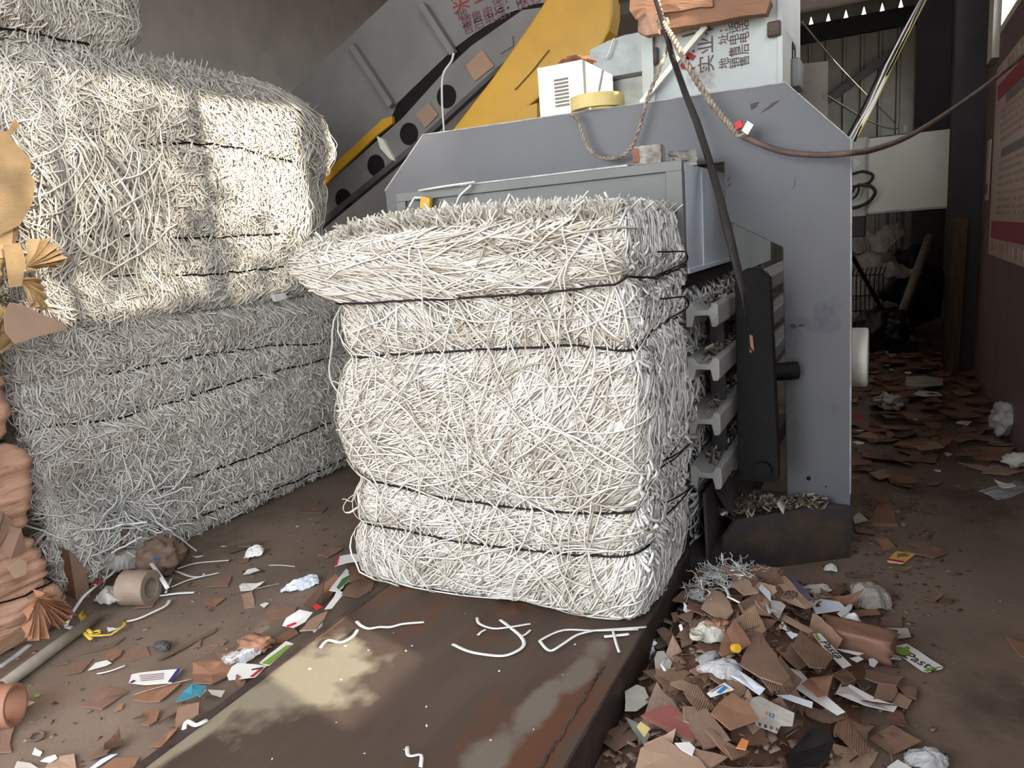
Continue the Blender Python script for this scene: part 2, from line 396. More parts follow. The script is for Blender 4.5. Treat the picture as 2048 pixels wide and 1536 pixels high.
def holed_wall(x0, x1, ya, yb, za, zb, holes):
    ys = sorted({ya, yb} | {h[0] for h in holes} | {h[1] for h in holes}); zs = sorted({za, zb} | {h[2] for h in holes} | {h[3] for h in holes})
    m = MB()
    for i in range(len(ys)-1):
        for j in range(len(zs)-1):
            cy, cz = (ys[i]+ys[i+1])/2, (zs[j]+zs[j+1])/2
            if not any(h[0] < cy < h[1] and h[2] < cz < h[3] for h in holes): m.box(x0, x1, ys[i], ys[i+1], zs[j], zs[j+1])
    return m
WIN = [(5.0, 6.9, 2.75, 4.0), (.1, 2.62, 2.75, 4.0), (.72, 1.25, .86, 1.17), (12.4, 16.2, 2.85, 4.5), (2.76, 3.3, 2.75, 4.0)]  # includes unseen openings, placed so sun patches reach bale, ramp and box
ADDED_DOOR = (-2.1, 0.0, 0, 4.6)  # unseen opening added to bring in sky light from the right
structure(holed_wall(.75, .83, -2.2, 17.1, 0, 5.6, WIN+[ADDED_DOOR]).build('wall_right', m_wallm))
e = MB(); e.box(.73, .86, -2.16, -2.1, 0, 4.66); e.box(.73, .86, 0.0, .06, 0, 4.66); e.box(.73, .86, -2.1, 0.0, 4.6, 4.66); structure(e.build('added_door_1', m_frameal))
for i, (y0, y1, z0, z1) in enumerate(WIN):
    e = MB(); t = .05
    for bx in ((y0, y1, z0, z0+t), (y0, y1, z1-t, z1), (y0, y0+t, z0+t, z1-t), (y1-t, y1, z0+t, z1-t)): e.box(.74, .85, *bx)
    n = max(1, int((y1-y0)/.75))
    for k in range(1, n): yy = y0+(y1-y0)*k/n; e.box(.77, .82, yy-.025, yy+.025, z0+t, z1-t)
    w = structure(e.build('window_%d' % (i+1), m_frameal))
    if i != 2:  # the unseen low sun gap takes no pane
        g = MB(); g.box(.793, .797, y0+t, y1-t, z0+t, z1-t); g.build('pane', m_glass, w)

# back wall: ribbed sheet with light falling through the rib gaps under the eave
m = MB(); m.box(-7, .75, 17.0, 17.1, 0, 5.33)
x = -6.9
while x < .7:
    m.prism([(x, 16.99, 0), (x+.03, 16.95, 0), (x+.06, 16.95, 0), (x+.09, 16.99, 0)], (0, 0, 5.3)); x += .32
x = -7
while x < .74:
    a = x+.11; c = x+.21
    m.prism([(x, 17.0, 5.33), (a, 17.0, 5.33), (x+.16, 17.0, 5.52), (x, 17.0, 5.52)], (0, .05, 0))
    m.prism([(c, 17.0, 5.33), (x+.32, 17.0, 5.33), (x+.32, 17.0, 5.52), (x+.16, 17.0, 5.52)], (0, .05, 0)); x += .32
m.box(-7, .75, 17.0, 17.1, 5.52, 5.62)
structure(m.build('wall_back', m_corr))
m = MB(); m.box(-7.1, -7, -2.2, 17.1, 0, 5.6); structure(m.build('wall_left', m_wallin))
m = MB(); m.box(-.9, .75, -2.3, -2.2, 0, 5.6); m.box(-7, -.9, -2.3, -2.2, 4.2, 5.6); structure(m.build('shade_wall_front', m_corr))  # unseen front wall and lintel, added to cut the sky light
m = MB(); m.box(-7.1, .9, -2.2, 17.3, 5.6, 5.66)
for k in range(8): m.box(-7.1, .9, 1.2+2.1*k, 1.3+2.1*k, 5.4, 5.6)
structure(m.build('ceiling', m_roof))
m = MB(); m.box(-7, .75, 16.85, 16.98, 5.0, 5.33); structure(m.build('beam_back', m_black))
m = MB(); m.box(-7, .75, 16.8, 16.98, 2.55, 2.85); structure(m.build('beam_lower_back', m_black))
pa, pb = Vector(on('y', 16.85, 1650, 205)), Vector(on('y', 16.85, 1800, 95))
dv = (pb-pa)/2; m = MB(); m.obox((pa+pb)/2, dv, (0, .04, 0), (-dv.z*.09, 0, dv.x*.09)); structure(m.build('brace_back', m_col))
# columns on the right wall: H sections
def hcol(x0, x1, y0, y1, z1):
    m = MB(); m.box(x0, x1, y0, y0+.02, 0, z1); m.box(x0, x1, y1-.02, y1, 0, z1); m.box((x0+x1)/2-.01, (x0+x1)/2+.01, y0+.02, y1-.02, 0, z1)
    m.box(x0-.06, x1, y0-.06, y1+.06, 0, .02); return m
structure(hcol(.51, .748, 7.7, 7.98, 5.4).build('column_near', m_col))
structure(hcol(.35, .748, 12.0, 12.3, 5.4).build('column_far', m_col))
# pale casing beside the near window
m = MB(); m.box(.70, .748, 6.95, 7.25, 2.6, 4.2); structure(m.build('trim_1', m_frameal))

# posters
pp = Vector((.746, 0, 0))
def wallquad(y0, y1, z0, z1, x=.744, d=.004):
    m = MB(); m.box(x, x+d, y0, y1, z0, z1); return m
pz0, pz1, py0, py1 = 1.13, 2.52, 4.6, 7.0
pe = wallquad(py0, py1, pz0, pz1).build('wall_poster', m_poster)
tag(pe, 'large faded notice poster with dark red bands on the maroon wall', 'poster')
def band(name, y0, y1, z0, z1, mt): wallquad(y0, y1, z0, z1, .7405, .003).build(name, mt, pe)
band('red_band', py0+.02, 6.86, 2.27, 2.38, m_posterr); band('grey_band', py0+.02, 6.4, 2.2, 2.265, m_posterg)
band('red_band', py0+.02, 6.86, 1.26, 1.39, m_posterr); band('grey_band', py0+.02, 6.5, 1.84, 1.90, m_posterg)
for k, z in enumerate([2.16, 2.11, 2.06, 2.01, 1.96, 1.79, 1.74, 1.69, 1.64, 1.58, 1.53, 1.48, 1.44]):
    y = 6.62
    while y > 4.75:
        l = random.uniform(.08, .3); m = MB(); m.box(.7405, .7435, y-l, y, z, z+.022); y -= l+random.uniform(.02, .05); m.build('print_line', m_postert, pe)
for k in range(7): m = MB(); m.box(.7405, .7435, 6.3-k*.19, 6.4-k*.19, 2.42, 2.49); m.build('print_block', m_postert, pe)
for k in range(9): m = MB(); m.box(.7405, .7435, 6.72-k*.2, 6.8-k*.2, 1.16, 1.23); m.build('print_block', m_postert, pe)
m = MB(); m.box(.735, .745, 7.12, 7.3, 1.55, 2.02)
sp = m.build('wall_notice', m_poster); tag(sp, 'small narrow notice plaque hung on the wall left of the large poster', 'notice')
m = MB(); m.hollow((.733, 7.21, 1.93), (.736, 7.21, 1.93), .06, .04, 20); m.build('printed_ring', m_postert, sp)
m = MB(); m.box(.733, .736, 7.14, 7.28, 1.6, 1.68); m.build('printed_strip', m_posterg, sp)

# board leaning on the column
a, c = Vector((.56, 7.52, 0)), Vector((.60, 7.67, 1.42))
m = MB(); m.obox((a+c)/2+Vector((0, 0, .0)), (.055, 0, 0), (0, .015, 0), (c-a)/2)
tag(m.build('wooden_board', m_wood), 'old brown wooden board leaning upright against the dark steel column', 'board')

# pale control cabinet fixed to the right wall, with a coil of hose
cab = empty('control_cabinet', (.25, 8.2, 1.44), 'pale cream control cabinet fixed to the wall behind the blue grey post', 'cabinet')
m = MB(); m.box(-.36, -.16, 8.2, 8.6, 1.5, 2.25); m.build('side_housing', m_hopperw, cab, bevel=.006)
m = MB(); m.box(-.15, .748, 8.17, 8.5, 1.53, 2.23); m.build('cabinet_body', m_cream, cab, bevel=.006)
m = MB(); m.box(-.15, .70, 8.155, 8.17, 1.515, 1.535); m.box(-.162, -.145, 8.155, 8.175, 1.52, 2.23); m.build('door_edge', m_paintedge, cab)
m = MB(); m.box(-.36, -.17, 8.16, 8.5, 1.30, 1.5); m.build('lower_box', m_skirt, cab, bevel=.01)
pts = [on('y', 8.12, *p) for p in ((1700, 350), (1725, 343), (1745, 350), (1738, 365), (1715, 372), (1700, 374))]
m = MB(); m.tube(spath(pts), .014, 8)
pts = [on('y', 8.08, *p) for p in ((1715, 370), (1740, 372), (1750, 385), (1738, 403), (1715, 414), (1700, 416))]
m.tube(spath(pts), .016, 8); pts = [on('y', 8.1, *p) for p in ((1700, 400), (1712, 392), (1718, 378), (1712, 372), (1705, 385))]; m.tube(spath(pts), .01, 8)
tag(m.build('hose_coil', m_col, smooth=True), 'grey hose coiled in loops in front of the cream control cabinet', 'hose')
m = MB(); m.prism([on('y', 8.19, *p) for p in ((1703, 315), (1723, 324), (1706, 342))], (0, .004, 0))
m.build('paper_note', m_paper, cab)

# sheet metal panel behind the frame
m = MB(); m.prism(px_poly('y', 4.5, ((1600, 128), (1656, 122), (1655, 236), (1600, 260))), (0, .02, 0))
tag(m.build('sheet_panel', m_stained, bevel=.002), 'stained grey sheet panel standing up behind the sloped frame corner', 'panel')

# racks with foil bundles far behind
rack = empty('storage_rack', (-.6, 15, 0), 'dark steel storage rack by the back wall holding silvery bundles', 'rack')
for z in (2.0, 2.4, 2.75):
    m = MB(); m.box(-1.6, .3, 14.6, 15.2, z, z+.07); m.build('shelf', m_black, rack)
for xx in (-1.6, -.4, .05, .28):
    m = MB(); m.box(xx-.03, xx+.03, 14.6, 14.66, 0, 2.95); m.build('post', m_col, rack)
k = 0
for z in (2.07, 2.47):
    for xx in (-1.3, -.75, -.2):
        m = MB()
        for j in range(5):
            zz = z+.03+j*.055; m.tube([(xx-.24, 14.8+random.uniform(-.1, .1), zz), (xx, 14.75, zz+random.uniform(-.01, .01)), (xx+.24, 14.8, zz)], .028, 6)
        o = m.build('foil_bundle', m_foil, smooth=True)
        tag(o, 'silver foil wrapped bundle lying on the far storage rack', 'bundle', 'foil bundles on the far rack')

def crumple(name, c, size, mt, seed, amp=.5, det=4, squash=.7, fold=2.2):
    bm = __import__('bmesh').new(); bm_ = __import__('bmesh')
    bm_.ops.create_icosphere(bm, subdivisions=det, radius=1)
    for v in bm.verts:
        p = v.co*fold+Vector((seed*3.1, seed*1.7, 0))
        n1 = mnoise.noise(p); n2 = abs(mnoise.noise(p*2.3+Vector((5, 1, 2)))); n3 = abs(mnoise.noise(p*4.7))
        k = 1+amp*(n1*.7-n2*.6-n3*.3)
        v.co = Vector((v.co.x*k*size[0], v.co.y*k*size[1], v.co.z*k*size[2]))
    z0 = min(v.co.z for v in bm.verts)
    for v in bm.verts: v.co.z -= z0
    me = bpy.data.meshes.new(name); bm.to_mesh(me); bm.free()
    o = link(name, me, mt, None, True, 0, Vector(c)); return o

def crsheet(name, c, size, mt, seed, h=.3, dome=0.0, n=16, rot=0.0, thick=.0012):
    """crumpled sheet with sharp folds; dome > 0 makes a bag that stands up in the middle"""
    r2 = random.Random(seed); vs = []
    planes = [(r2.uniform(0, 2*pi), r2.uniform(-.7, .7), r2.uniform(.5, 1.6)) for _ in range(9)]
    for i in range(n+1):
        for j in range(n+1):
            u, v = 2*i/n-1, 2*j/n-1
            q = max(abs(u), abs(v)); l = math.hypot(u, v)+1e-6; k = q/l*(.55*l+.45*q)/max(q, 1e-6) if q > 0 else 1
            x, y = u*(.62*k+.38), v*(.62*k+.38)
            z = 0
            for a, d, w in planes: z += abs(math.cos(a)*x+math.sin(a)*y-d)*w*(1 if a > pi else -1)
            z = z*.16+.22*mnoise.noise(Vector((x*2.6+seed, y*2.6, seed*.7)))+.10*mnoise.noise(Vector((x*6+seed, y*6, 2)))
            e = .10*mnoise.noise(Vector((u*2+seed, v*2, 7))); z = z*h+dome*max(0, 1-l*l)**.6
            vs.append((size[0]*(x+e)*(1-.25*dome*max(0, l-.6)), size[1]*(y+e*.8), z*size[0]))
    zm = min(p[2] for p in vs); ca, sa = math.cos(rot), math.sin(rot); vs = [(x*ca-y*sa, x*sa+y*ca, z-zm) for x, y, z in vs]
    me = bpy.data.meshes.new(name); me.from_pydata(vs, [], [(i*(n+1)+j, (i+1)*(n+1)+j, (i+1)*(n+1)+j+1, i*(n+1)+j+1) for i in range(n) for j in range(n)])
    o = link(name, me, mt, None, False, 0, Vector(c)); s = o.modifiers.new('s', 'SOLIDIFY'); s.thickness = thick; return o

# sacks piled behind the machine
pos = [(-.34, 9.6, 0, .55, .5, .5), (.0, 9.9, 0, .5, .5, .45), (-.2, 9.7, .55, .5, .45, .38), (.04, 9.75, .62, .34, .4, .32), (-.3, 9.9, .98, .4, .4, .3), (-.02, 9.95, 1.05, .36, .4, .28)]
lab = ['crumpled white sack at the bottom of the far sack pile, beside the post', 'crumpled white sack at the bottom right of the far sack pile', 'folded white sack in the middle of the far sack pile', 'small white sack at the right middle of the far sack pile', 'white sack on top of the far pile, under the cabinet', 'rightmost topmost white sack of the far sack pile']
for i, q in enumerate(pos):
    tag(crsheet('woven_sack', q[:3], (q[3]*.75, q[4]*.6), m_sack, i+1, .9, .75, 22, .3*i), lab[i], 'sack', 'white sacks piled behind the machine')
m = MB()
for k in range(9):
    yy = 9.15; xx = -.36+.045*k; m.tube([(xx, yy, .42), (xx, yy, .85), (xx+.02, yy+.05, .93)], .006, 5)
for z in (.45, .62, .85): m.tube([(-.37, 9.15, z), (-.0, 9.15, z)], .006, 5)
m.box(-.36, -.34, 9.14, 9.16, 0, .43); m.box(-.02, 0, 9.14, 9.16, 0, .43)
tag(m.build('wire_basket', m_black, smooth=False), 'black wire basket standing in front of the white sack pile', 'basket')
tag(crumple('black_bag', (.28, 10.6, 0), (.42, .4, .55), m_blackp, 9, .5, 4), 'black plastic bag slumped at the dark end of the aisle', 'bag')
tag(crumple('black_bag', (.0, 9.0, 0), (.3, .25, .26), m_blackp, 12, .5, 4), 'small black bag on the floor under the wire basket', 'bag')
m = MB(); m.cyl(on('y', 8.9, 1793, 655), on('y', 9.3, 1860, 470), .045, 14)
tag(m.build('grey_pipe', m_pole, smooth=True), 'thick grey pipe leaning diagonally by the dark corner', 'pipe')
m = MB(); m.cyl(on('z', .02, 1806, 694), on('y', 8.6, 1706, 515), .022, 10)
m.obox(on('z', .06, 1806, 700), (.12, .02, -.03), (0, .1, 0), (.02, 0, .05))
tag(m.build('push_broom', m_black, smooth=False), 'dark push broom leaning with its head on the aisle floor', 'broom')
# ================================================================== the baler
bal = empty('hydraulic_baler', (-1.28, 3.44, 0), 'large blue grey hydraulic baler with portal frame behind the white bale', 'baler')
fy = 3.39
outer = [(-2.44,0),(-2.44,1.834),(-2.165,2.087),(-.378,2.065),(-.126,1.805),(-.108,.03),(-.12,0),(-.372,0),(-.39,1.393),(-.631,1.529),(-.631,1.775),(-1.95,1.78),(-1.95,1.5),(-2.2,1.39),(-2.2,0)]
m = MB(); m.prism([(x, fy, z) for x, z in outer], (0, .12, 0)); fr = m.build('portal_frame', m_paint, bal, bevel=.004)
# second frame plate behind and the base
m = MB(); m.box(-2.2, -1.02, 3.5, 4.3, 1.98, 2.02); m.build('top_plate', m_paint, bal)
m = MB(); m.tube([(-2.44, fy, 1.83), (-2.165, fy, 2.087), (-.378, fy, 2.065), (-.126, fy, 1.805), (-.112, fy, .3)], .0035, 6); m.build('lit_edge', m_paintedge, fr)  # pale line paints the sky lit edge of the frame
m = MB(); m.cyl(on('y', 3.388, 1617, 957), Vector(on('y', 3.388, 1617, 957))+Vector((0, .01, 0)), .010, 14); m.build('bolt_hole', m_black, fr)
m = MB(); m.cyl(on('y', 3.388, 1652, 973), Vector(on('y', 3.388, 1652, 973))+Vector((0, .01, 0)), .004, 10); m.build('bolt_hole', m_black, fr)
for q_ in (((1580,650),(1590,648),(1594,655),(1586,657)), ((1596,650),(1608,648),(1609,652),(1598,654)), ((1522,225),(1545,205),(1560,200),(1540,216)), ((1500,208),(1518,203),(1512,214),(1502,220)), ((1583,378),(1588,372),(1592,352),(1589,372)), ((1454,360),(1461,352),(1460,356),(1455,364)), ((1454,372),(1462,366),(1461,370),(1455,376))):
    m = MB(); m.prism(px_poly('y', 3.387, q_), (0, .002, 0)); m.build('scuff_mark', m_rampedge if q_[0][1] > 600 else m_skirt, fr)
# feed box above the pressing chamber
bx = MB(); bx.box(-2.02, -.745, 2.93, 2.945, 1.33, 1.745); bx.build('front_sheet', m_box, bal)
m = MB(); m.box(-2.04, -.70, 2.915, 2.955, 1.725, 1.765); m.box(-2.04, -1.99, 2.912, 2.945, 1.33, 1.725); m.box(-.765, -.70, 2.912, 2.96, 1.33, 1.727); m.box(-2.04, -.70, 2.915, 2.95, 1.30, 1.335); rim_ = m.build('front_rim', m_box, bal, bevel=.003)
for z in (1.57, 1.53, 1.42): m = MB(); m.cyl((-.733, 2.909, z), (-.733, 2.914, z), .011, 10); m.build('rim_bolt', m_skirt, rim_)
m = MB(); m.box(-.715, -.70, 2.96, 3.86, 1.325, 1.755)
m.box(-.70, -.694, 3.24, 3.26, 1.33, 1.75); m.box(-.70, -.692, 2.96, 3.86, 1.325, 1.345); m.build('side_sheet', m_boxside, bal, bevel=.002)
m = MB(); m.box(-.715, -.70, 3.98, 5.4, 1.25, 1.75); m.build('rear_side_sheet', m_hopper, bal)
m = MB(); m.box(-.725, -.705, 2.88, 5.4, 1.27, 1.325); m.build('chamber_rail', m_black, bal)
m = MB(); m.box(-1.98, -.76, 2.95, 3.85, 1.62, 1.635); m.build('inner_deck', m_black, bal)
m = MB(); m.box(-1.7, -.92, 2.925, 3.0, 1.766, 1.772); m.build('white_seal_strip', m_paintedge, bal)
m = MB(); m.box(-2.1, -2.06, 2.9, 5.5, .05, 1.32); m.build('far_side_wall', m_skirt, bal)
m = MB(); m.box(-2.1, -.6, 2.92, 5.5, .02, .13); m.build('chamber_floor', m_skirt, bal)
# latch bits at the left of the feed box
lt = MB(); lt.box(-1.88, -1.44, 2.885, 2.915, 1.655, 1.672); lt.box(-1.46, -1.44, 2.885, 2.915, 1.56, 1.672); lt.build('latch_bracket', m_zinc, bal, bevel=.003)
m = MB(); m.obox((-1.86, 2.89, 1.705), (.024, 0, -.006), (0, .012, 0), (.005, 0, .026)); m.build('yellow_connector', m_yellow, bal)
m = MB(); m.obox((-1.76, 2.88, 1.62), (.025, 0, -.03), (0, .006, 0), (.03, 0, .06)); m.build('torn_plate', m_paper, bal)
for pts in (((-1.99,2.9,1.56),(-1.97,2.89,1.68),(-1.92,2.89,1.735),(-1.86,2.89,1.73)), ((-1.72,2.89,1.66),(-1.68,2.885,1.72),(-1.62,2.89,1.76)), ((-1.9,2.9,1.765),(-1.78,2.885,1.768),(-1.6,2.89,1.772))):
    m = MB(); m.tube(pts, .005, 6); m.build('white_lead', m_white, bal, smooth=True)
# side rails: H sections lying on their sides, trough up
def hsection(z, y0, y1, xr):
    w, fh, ft, wt = .125, .092, .030, .016
    zc = z-.042
    pr = []
    def P(x, zz): return (x, y0, zz)
    # outline of an H on its side with filleted web
    prof = [(xr, z-.01), (xr-.008, z), (xr-ft+.004, z), (xr-ft, z-.012), (xr-ft-.012, zc+wt), (xr-w+ft+.012, zc+wt), (xr-w+ft, z-.012), (xr-w+ft-.004, z), (xr-w, z), (xr-w, z-fh), (xr-w+ft-.006, z-fh), (xr-w+ft+.004, zc-.006), (xr-ft-.006, zc-.006), (xr-ft+.004, z-fh), (xr-.008, z-fh), (xr, z-fh+.01)]
    m = MB(); m.prism([P(a, c) for a, c in prof], (0, y1-y0, 0)); return m
RZ = [1.216, 1.003, .782, .557]
for z in RZ: hsection(z, 2.85, 6.2, -.562).build('side_rail', m_rail, bal, bevel=.003)
for y in (3.16, 3.8, 4.6):
    m = MB(); m.box(-.66, -.60, y, y+.025, .45, 1.15); m.build('rail_stiffener', m_skirt, bal)
# dark clevis plate in front of the rails with its pin
pts = [(-.535, .44), (-.535, 1.29), (-.50, 1.318), (-.445, 1.318), (-.402, 1.275), (-.37, .46), (-.39, .44)]
m = MB(); m.prism([(x, 3.06, z) for x, z in pts], (0, .05, 0)); m.build('clevis_plate', m_black, bal, bevel=.003)
m = MB(); m.prism([(x-.02, 3.24, z) for x, z in pts], (0, .05, 0)); m.build('clevis_plate', m_black, bal, bevel=.003)
m = MB(); m.cyl((-.43, 3.03, .5), (-.43, 3.30, .5), .032, 20); m.build('clevis_pin', m_black, bal)
m = MB(); m.cyl((-.45, 3.3, .86), (-.33, 3.36, .86), .04, 16); m.build('clevis_pin', m_black, bal)
# splayed skirt plate at the foot of the post
A, Bp = Vector((-.108, 3.386, 0)), Vector((-.55, 3.09, 0)); n = (Bp-A).cross(Vector((0,0,1))).normalized()
m = MB(); m.prism([A, A+Vector((0,0,.245)), Vector((-.19,3.335,.262)), Bp+Vector((0,0,.245)), Bp], Vector((.0,.015,0)))
m.prism([A+Vector((0,0,.235)), Vector((-.19,3.335,.25)), Bp+Vector((0,0,.235)), Vector((-.66,3.2,.235)), Vector((-.66,3.5,.235)), Vector((-.108,3.5,.235))], (0,0,.012))
m.build('skirt_plate', m_skirt, bal)
m = MB(); m.prism([Bp, Bp+Vector((0,0,.245)), (-.60,3.05,.17), (-.615,3.04,0)], (-.012,.012,0))
m.prism([(-.645, 2.9, 0), (-.645, 2.9, .2), (-.655, 2.92, .42), (-.655, 3.3, .42), (-.655, 3.3, 0)], (.012, 0, 0)); 
m.prism([(-.565,3.11,.25),(-.60,3.09,.30),(-.64,3.05,.40),(-.64,3.3,.42),(-.58,3.35,.25)], (.01,0,0)); m.build('chute_plate', m_skirt, bal)
m = MB(); m.cyl((-.2, 3.64, .87), (-.053, 3.64, .87), .135, 32); m.build('end_cylinder', m_hopperw, bal, bevel=.012)
m = MB(); m.cyl((-.2, 4.2, .92), (-.15, 4.2, .92), .05, 16); m.build('hose_fitting', m_white, bal)
# hopper behind the frame
hy = 3.85
m = MB(); m.box(-1.085, -.44, hy, hy+.02, 1.95, 3.4); hf = m.build('hopper_front', m_hopper, bal)
m = MB(); m.box(-.455, -.44, hy+.001, hy+.82, 1.95, 3.4); m.build('hopper_side', m_hopperw, bal, bevel=.003)
m = MB(); m.box(-1.105, -1.045, hy-.03, hy+.0, 1.95, 3.4); m.box(-.462, -.437, hy-.012, hy, 1.95, 3.4); m.build('hopper_rib', m_hopper, bal, bevel=.003)
m = MB(); m.prism(px_poly('y', 3.9, ((1176, 240), (1180, 100), (1215, 82), (1250, 70), (1292, 62), (1300, 240))), (0, .02, 0)); m.build('side_shroud', m_zinc, bal)
zz_ = on('y', 3.89, 1240, 158)[2]; m = MB(); m.box(*[on('y', 3.89, 1180, 0)[0], -1.07], 3.885, 3.9, zz_, zz_+.018); m.build('shroud_seam', m_convdark, bal)
a, c = Vector(on('y', 3.8, 1283, 206)), Vector(on('y', 3.8, 1412, 52)); d = (c-a).normalized()
m = MB(); m.obox((a+c)/2, (c-a)/2, (0, .012, 0), Vector((-d.z, 0, d.x))*.012); m.build('diagonal_brace', m_cream, bal)
m = MB(); m.obox(on('y', 3.83, 1548, 58), (.03, 0, .0), (0, .012, 0), (0, 0, .034)); m.build('rust_lug', m_rampedge, bal, bevel=.008); m = MB(); m.obox(on('y', 3.83, 1312, 112), (.012, 0, .0), (0, .012, 0), (0, 0, .04)); m.build('rust_lug', m_rampedge, bal, bevel=.008)
p = on('x', -.437, 1588, 113)
m = MB()
for (dy, dz, a1, a2) in ((-.06,0,.012,.06),(.06,0,.012,.06),(0,-.05,.06,.012),(0,.05,.06,.012)): m.box(-.441, -.435, p[1]+dy-a1, p[1]+dy+a1, p[2]+dz-a2*.85, p[2]+dz+a2*.85)
m.build('black_square_mark', m_black, bal)
p = on('x', -.437, 1588, 152); m = MB(); m.box(-.44, -.40, p[1]-.1, p[1]+.12, p[2]-.07, p[2]+.07); m.build('switch_box', m_zinc, bal, bevel=.006)

def text_obj(name, body, mt, parent, Mx, size, ext=.001):
    c = bpy.data.curves.new(name, 'FONT'); c.body = body; c.size = size; c.extrude = ext; c.align_y = 'CENTER'
    o = bpy.data.objects.new(name+'_src', c); COL.objects.link(o); bpy.context.view_layer.update()
    me = bpy.data.meshes.new_from_object(o.evaluated_get(bpy.context.evaluated_depsgraph_get()))
    bpy.data.objects.remove(o); me.transform(Mx); me.name = name
    me.transform(Matrix.Translation(-wloc(parent)))
    me.materials.clear(); me.materials.append(mt)
    q = bpy.data.objects.new(name, me); COL.objects.link(q); q.parent = parent; return q
def tmat(xd, yd, o):
    xd, yd = Vector(xd).normalized(), Vector(yd).normalized(); zd = xd.cross(yd)
    R = Matrix((xd, yd, zd)).transposed().to_4x4(); return Matrix.Translation(Vector(o)) @ R
up, lf = (0, 0, 1), (-1, 0, 0)
for body, x, y, size in (('实业有限公司', 1415, 146, .085), ('地    址：', 1449, 138, .052), ('销售电话：', 1470, 137, .052), ('售后电话：', 1490, 133, .052)):
    text_obj('stencil_lettering', body, m_stencil, hf, tmat(up, lf, on('y', hy-.003, x, y)), size)
m = MB()
for poly in (((1361,130),(1366,124),(1378,124),(1388,137),(1376,141),(1363,137)), ((1366,103),(1380,93),(1376,103),(1392,112),(1386,121),(1372,116)), ((1366,104),(1379,118),(1374,124),(1364,112))):
    m.prism(px_poly('y', hy-.004, poly), (0, .003, 0))
m.build('red_emblem', m_redink, hf)
m = MB()
for poly in (((1364,71),(1390,64),(1390,68),(1364,75)), ((1370,58),(1390,54),(1390,58),(1370,62)), ((1380,80),(1388,76),(1389,80),(1382,84)), ((1384,101),(1389,99),(1389,103),(1385,105)), ((1384,138),(1392,132),(1386,142))):
    m.prism(px_poly('y', hy-.004, poly), (0, .003, 0))
m.build('stencil_marks', m_stencil, hf)

# ------------------------------------------------------------------ things on the machine
ebx = empty('ventilated_box', (-1.26, 3.42, 2.09), 'white ventilated metal box standing on top of the baler frame', 'electrical box')
x0, x1, y0, y1 = on('y', 3.4, 1078, 200)[0], on('y', 3.4, 1168, 180)[0], 3.40, 3.83
zt = on('y', 3.4, 1167, 118)[2]
m = MB(); m.box(x0, x1, y0, y1, 2.02, zt); ebb = m.build('box_body', m_cream, ebx, bevel=.004)
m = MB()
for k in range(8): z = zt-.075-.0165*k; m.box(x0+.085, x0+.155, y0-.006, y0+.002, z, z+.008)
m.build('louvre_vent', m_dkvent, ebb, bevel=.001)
m = MB(); m.box(x0-.008, x0, y0+.03, y1-.02, 2.02, zt-.03); m.build('back_flange', m_zinc, ebx)
bxc = Vector(((x0+x1)/2+.04, 3.53, zt))
tag(crumple('broken_brick', bxc, (.085, .10, .022), m_brick, 4, .5, 4), 'flat broken piece of pinkish brick on top of the ventilated box', 'brick')
rx0, rx1 = on('y', 3.46, 1144, 205)[0], on('y', 3.46, 1247, 205)[0]; rr_ = (rx1-rx0)/2; m = MB(); m.hollow(((rx0+rx1)/2, 3.46, 2.083), ((rx0+rx1)/2, 3.46, 2.145), rr_, rr_*.75, 40); 
tag(m.build('tape_ring', m_ring, smooth=False, bevel=.004), 'pale yellow ring lying on the baler frame beside the ventilated box', 'ring')
def brick(name, c, s, ang, mt, seed, label):
    bm_ = __import__('bmesh'); bm = bm_.new(); bm_.ops.create_cube(bm, size=1); bm_.ops.subdivide_edges(bm, edges=bm.edges[:], cuts=7, use_grid_fill=True)
    for v in bm.verts:
        n_ = mnoise.noise(v.co*4+Vector((seed, 0, 0)))*.1+mnoise.noise(v.co*9+Vector((seed, 0, 0)))*.06
        v.co *= 1+n_
        v.co = Vector((v.co.x*s[0], v.co.y*s[1], (v.co.z+.5)*s[2]))
    me = bpy.data.meshes.new(name); bm.to_mesh(me); bm.free(); o = link(name, me, mt, None, False, 0, Vector(c)); o.rotation_euler = (0, 0, ang); return tag(o, label, 'brick')
bk = brick('brick', (-.845, 2.99, 1.766), (.105, .11, .07), .1, m_lime, 3, 'mortar crusted brick with orange end on the feed box rim')
mm = MB(); mm.box(-.905, -.875, 2.93, 3.045, 1.772, 1.83); mm.build('bare_brick_end', m_brick, bk, bevel=.008)
brick('brick', (-.765, 3.2, 1.757), (.11, .2, .06), .25, m_lime, 8, 'grey crusted brick on the right corner of the feed box')

# cardboard hanging over the top of the hopper
cb = empty('cardboard_bundle', (-.72, 3.5, 2.4), 'crushed brown cardboard sheet hung over the top of the hopper', 'cardboard')
def crushed(pts, d, mt, parent, name='cardboard_sheet', amp=.012):
    m = MB(); m.prism(pts, d); o = m.build(name, mt, parent)
    s = o.modifiers.new('s', 'SUBSURF'); s.subdivision_type = 'SIMPLE'; s.levels = s.render_levels = 3
    t = bpy.data.textures.new('c', 'CLOUDS'); t.noise_scale = .12; dd = o.modifiers.new('d', 'DISPLACE'); dd.texture = t; dd.strength = amp*2; return o
crushed(px_poly('y', 3.72, ((1288, 30), (1300, 64), (1345, 56), (1420, 44), (1500, 28), (1532, 26), (1540, 2), (1530, -30), (1290, -30))), (0, .09, 0), CARD[3], cb)
crushed(px_poly('y', 3.70, ((1262, -30), (1258, 20), (1272, 38), (1300, 30), (1400, 14), (1425, 12), (1420, -30))), (0, .1, 0), CARD[3], cb)
crushed(px_poly('y', 3.68, ((1278, 36), (1276, 62), (1292, 70), (1316, 66), (1318, 40), (1330, 28), (1290, 28))), (0, .05, 0), CARD[0], cb)

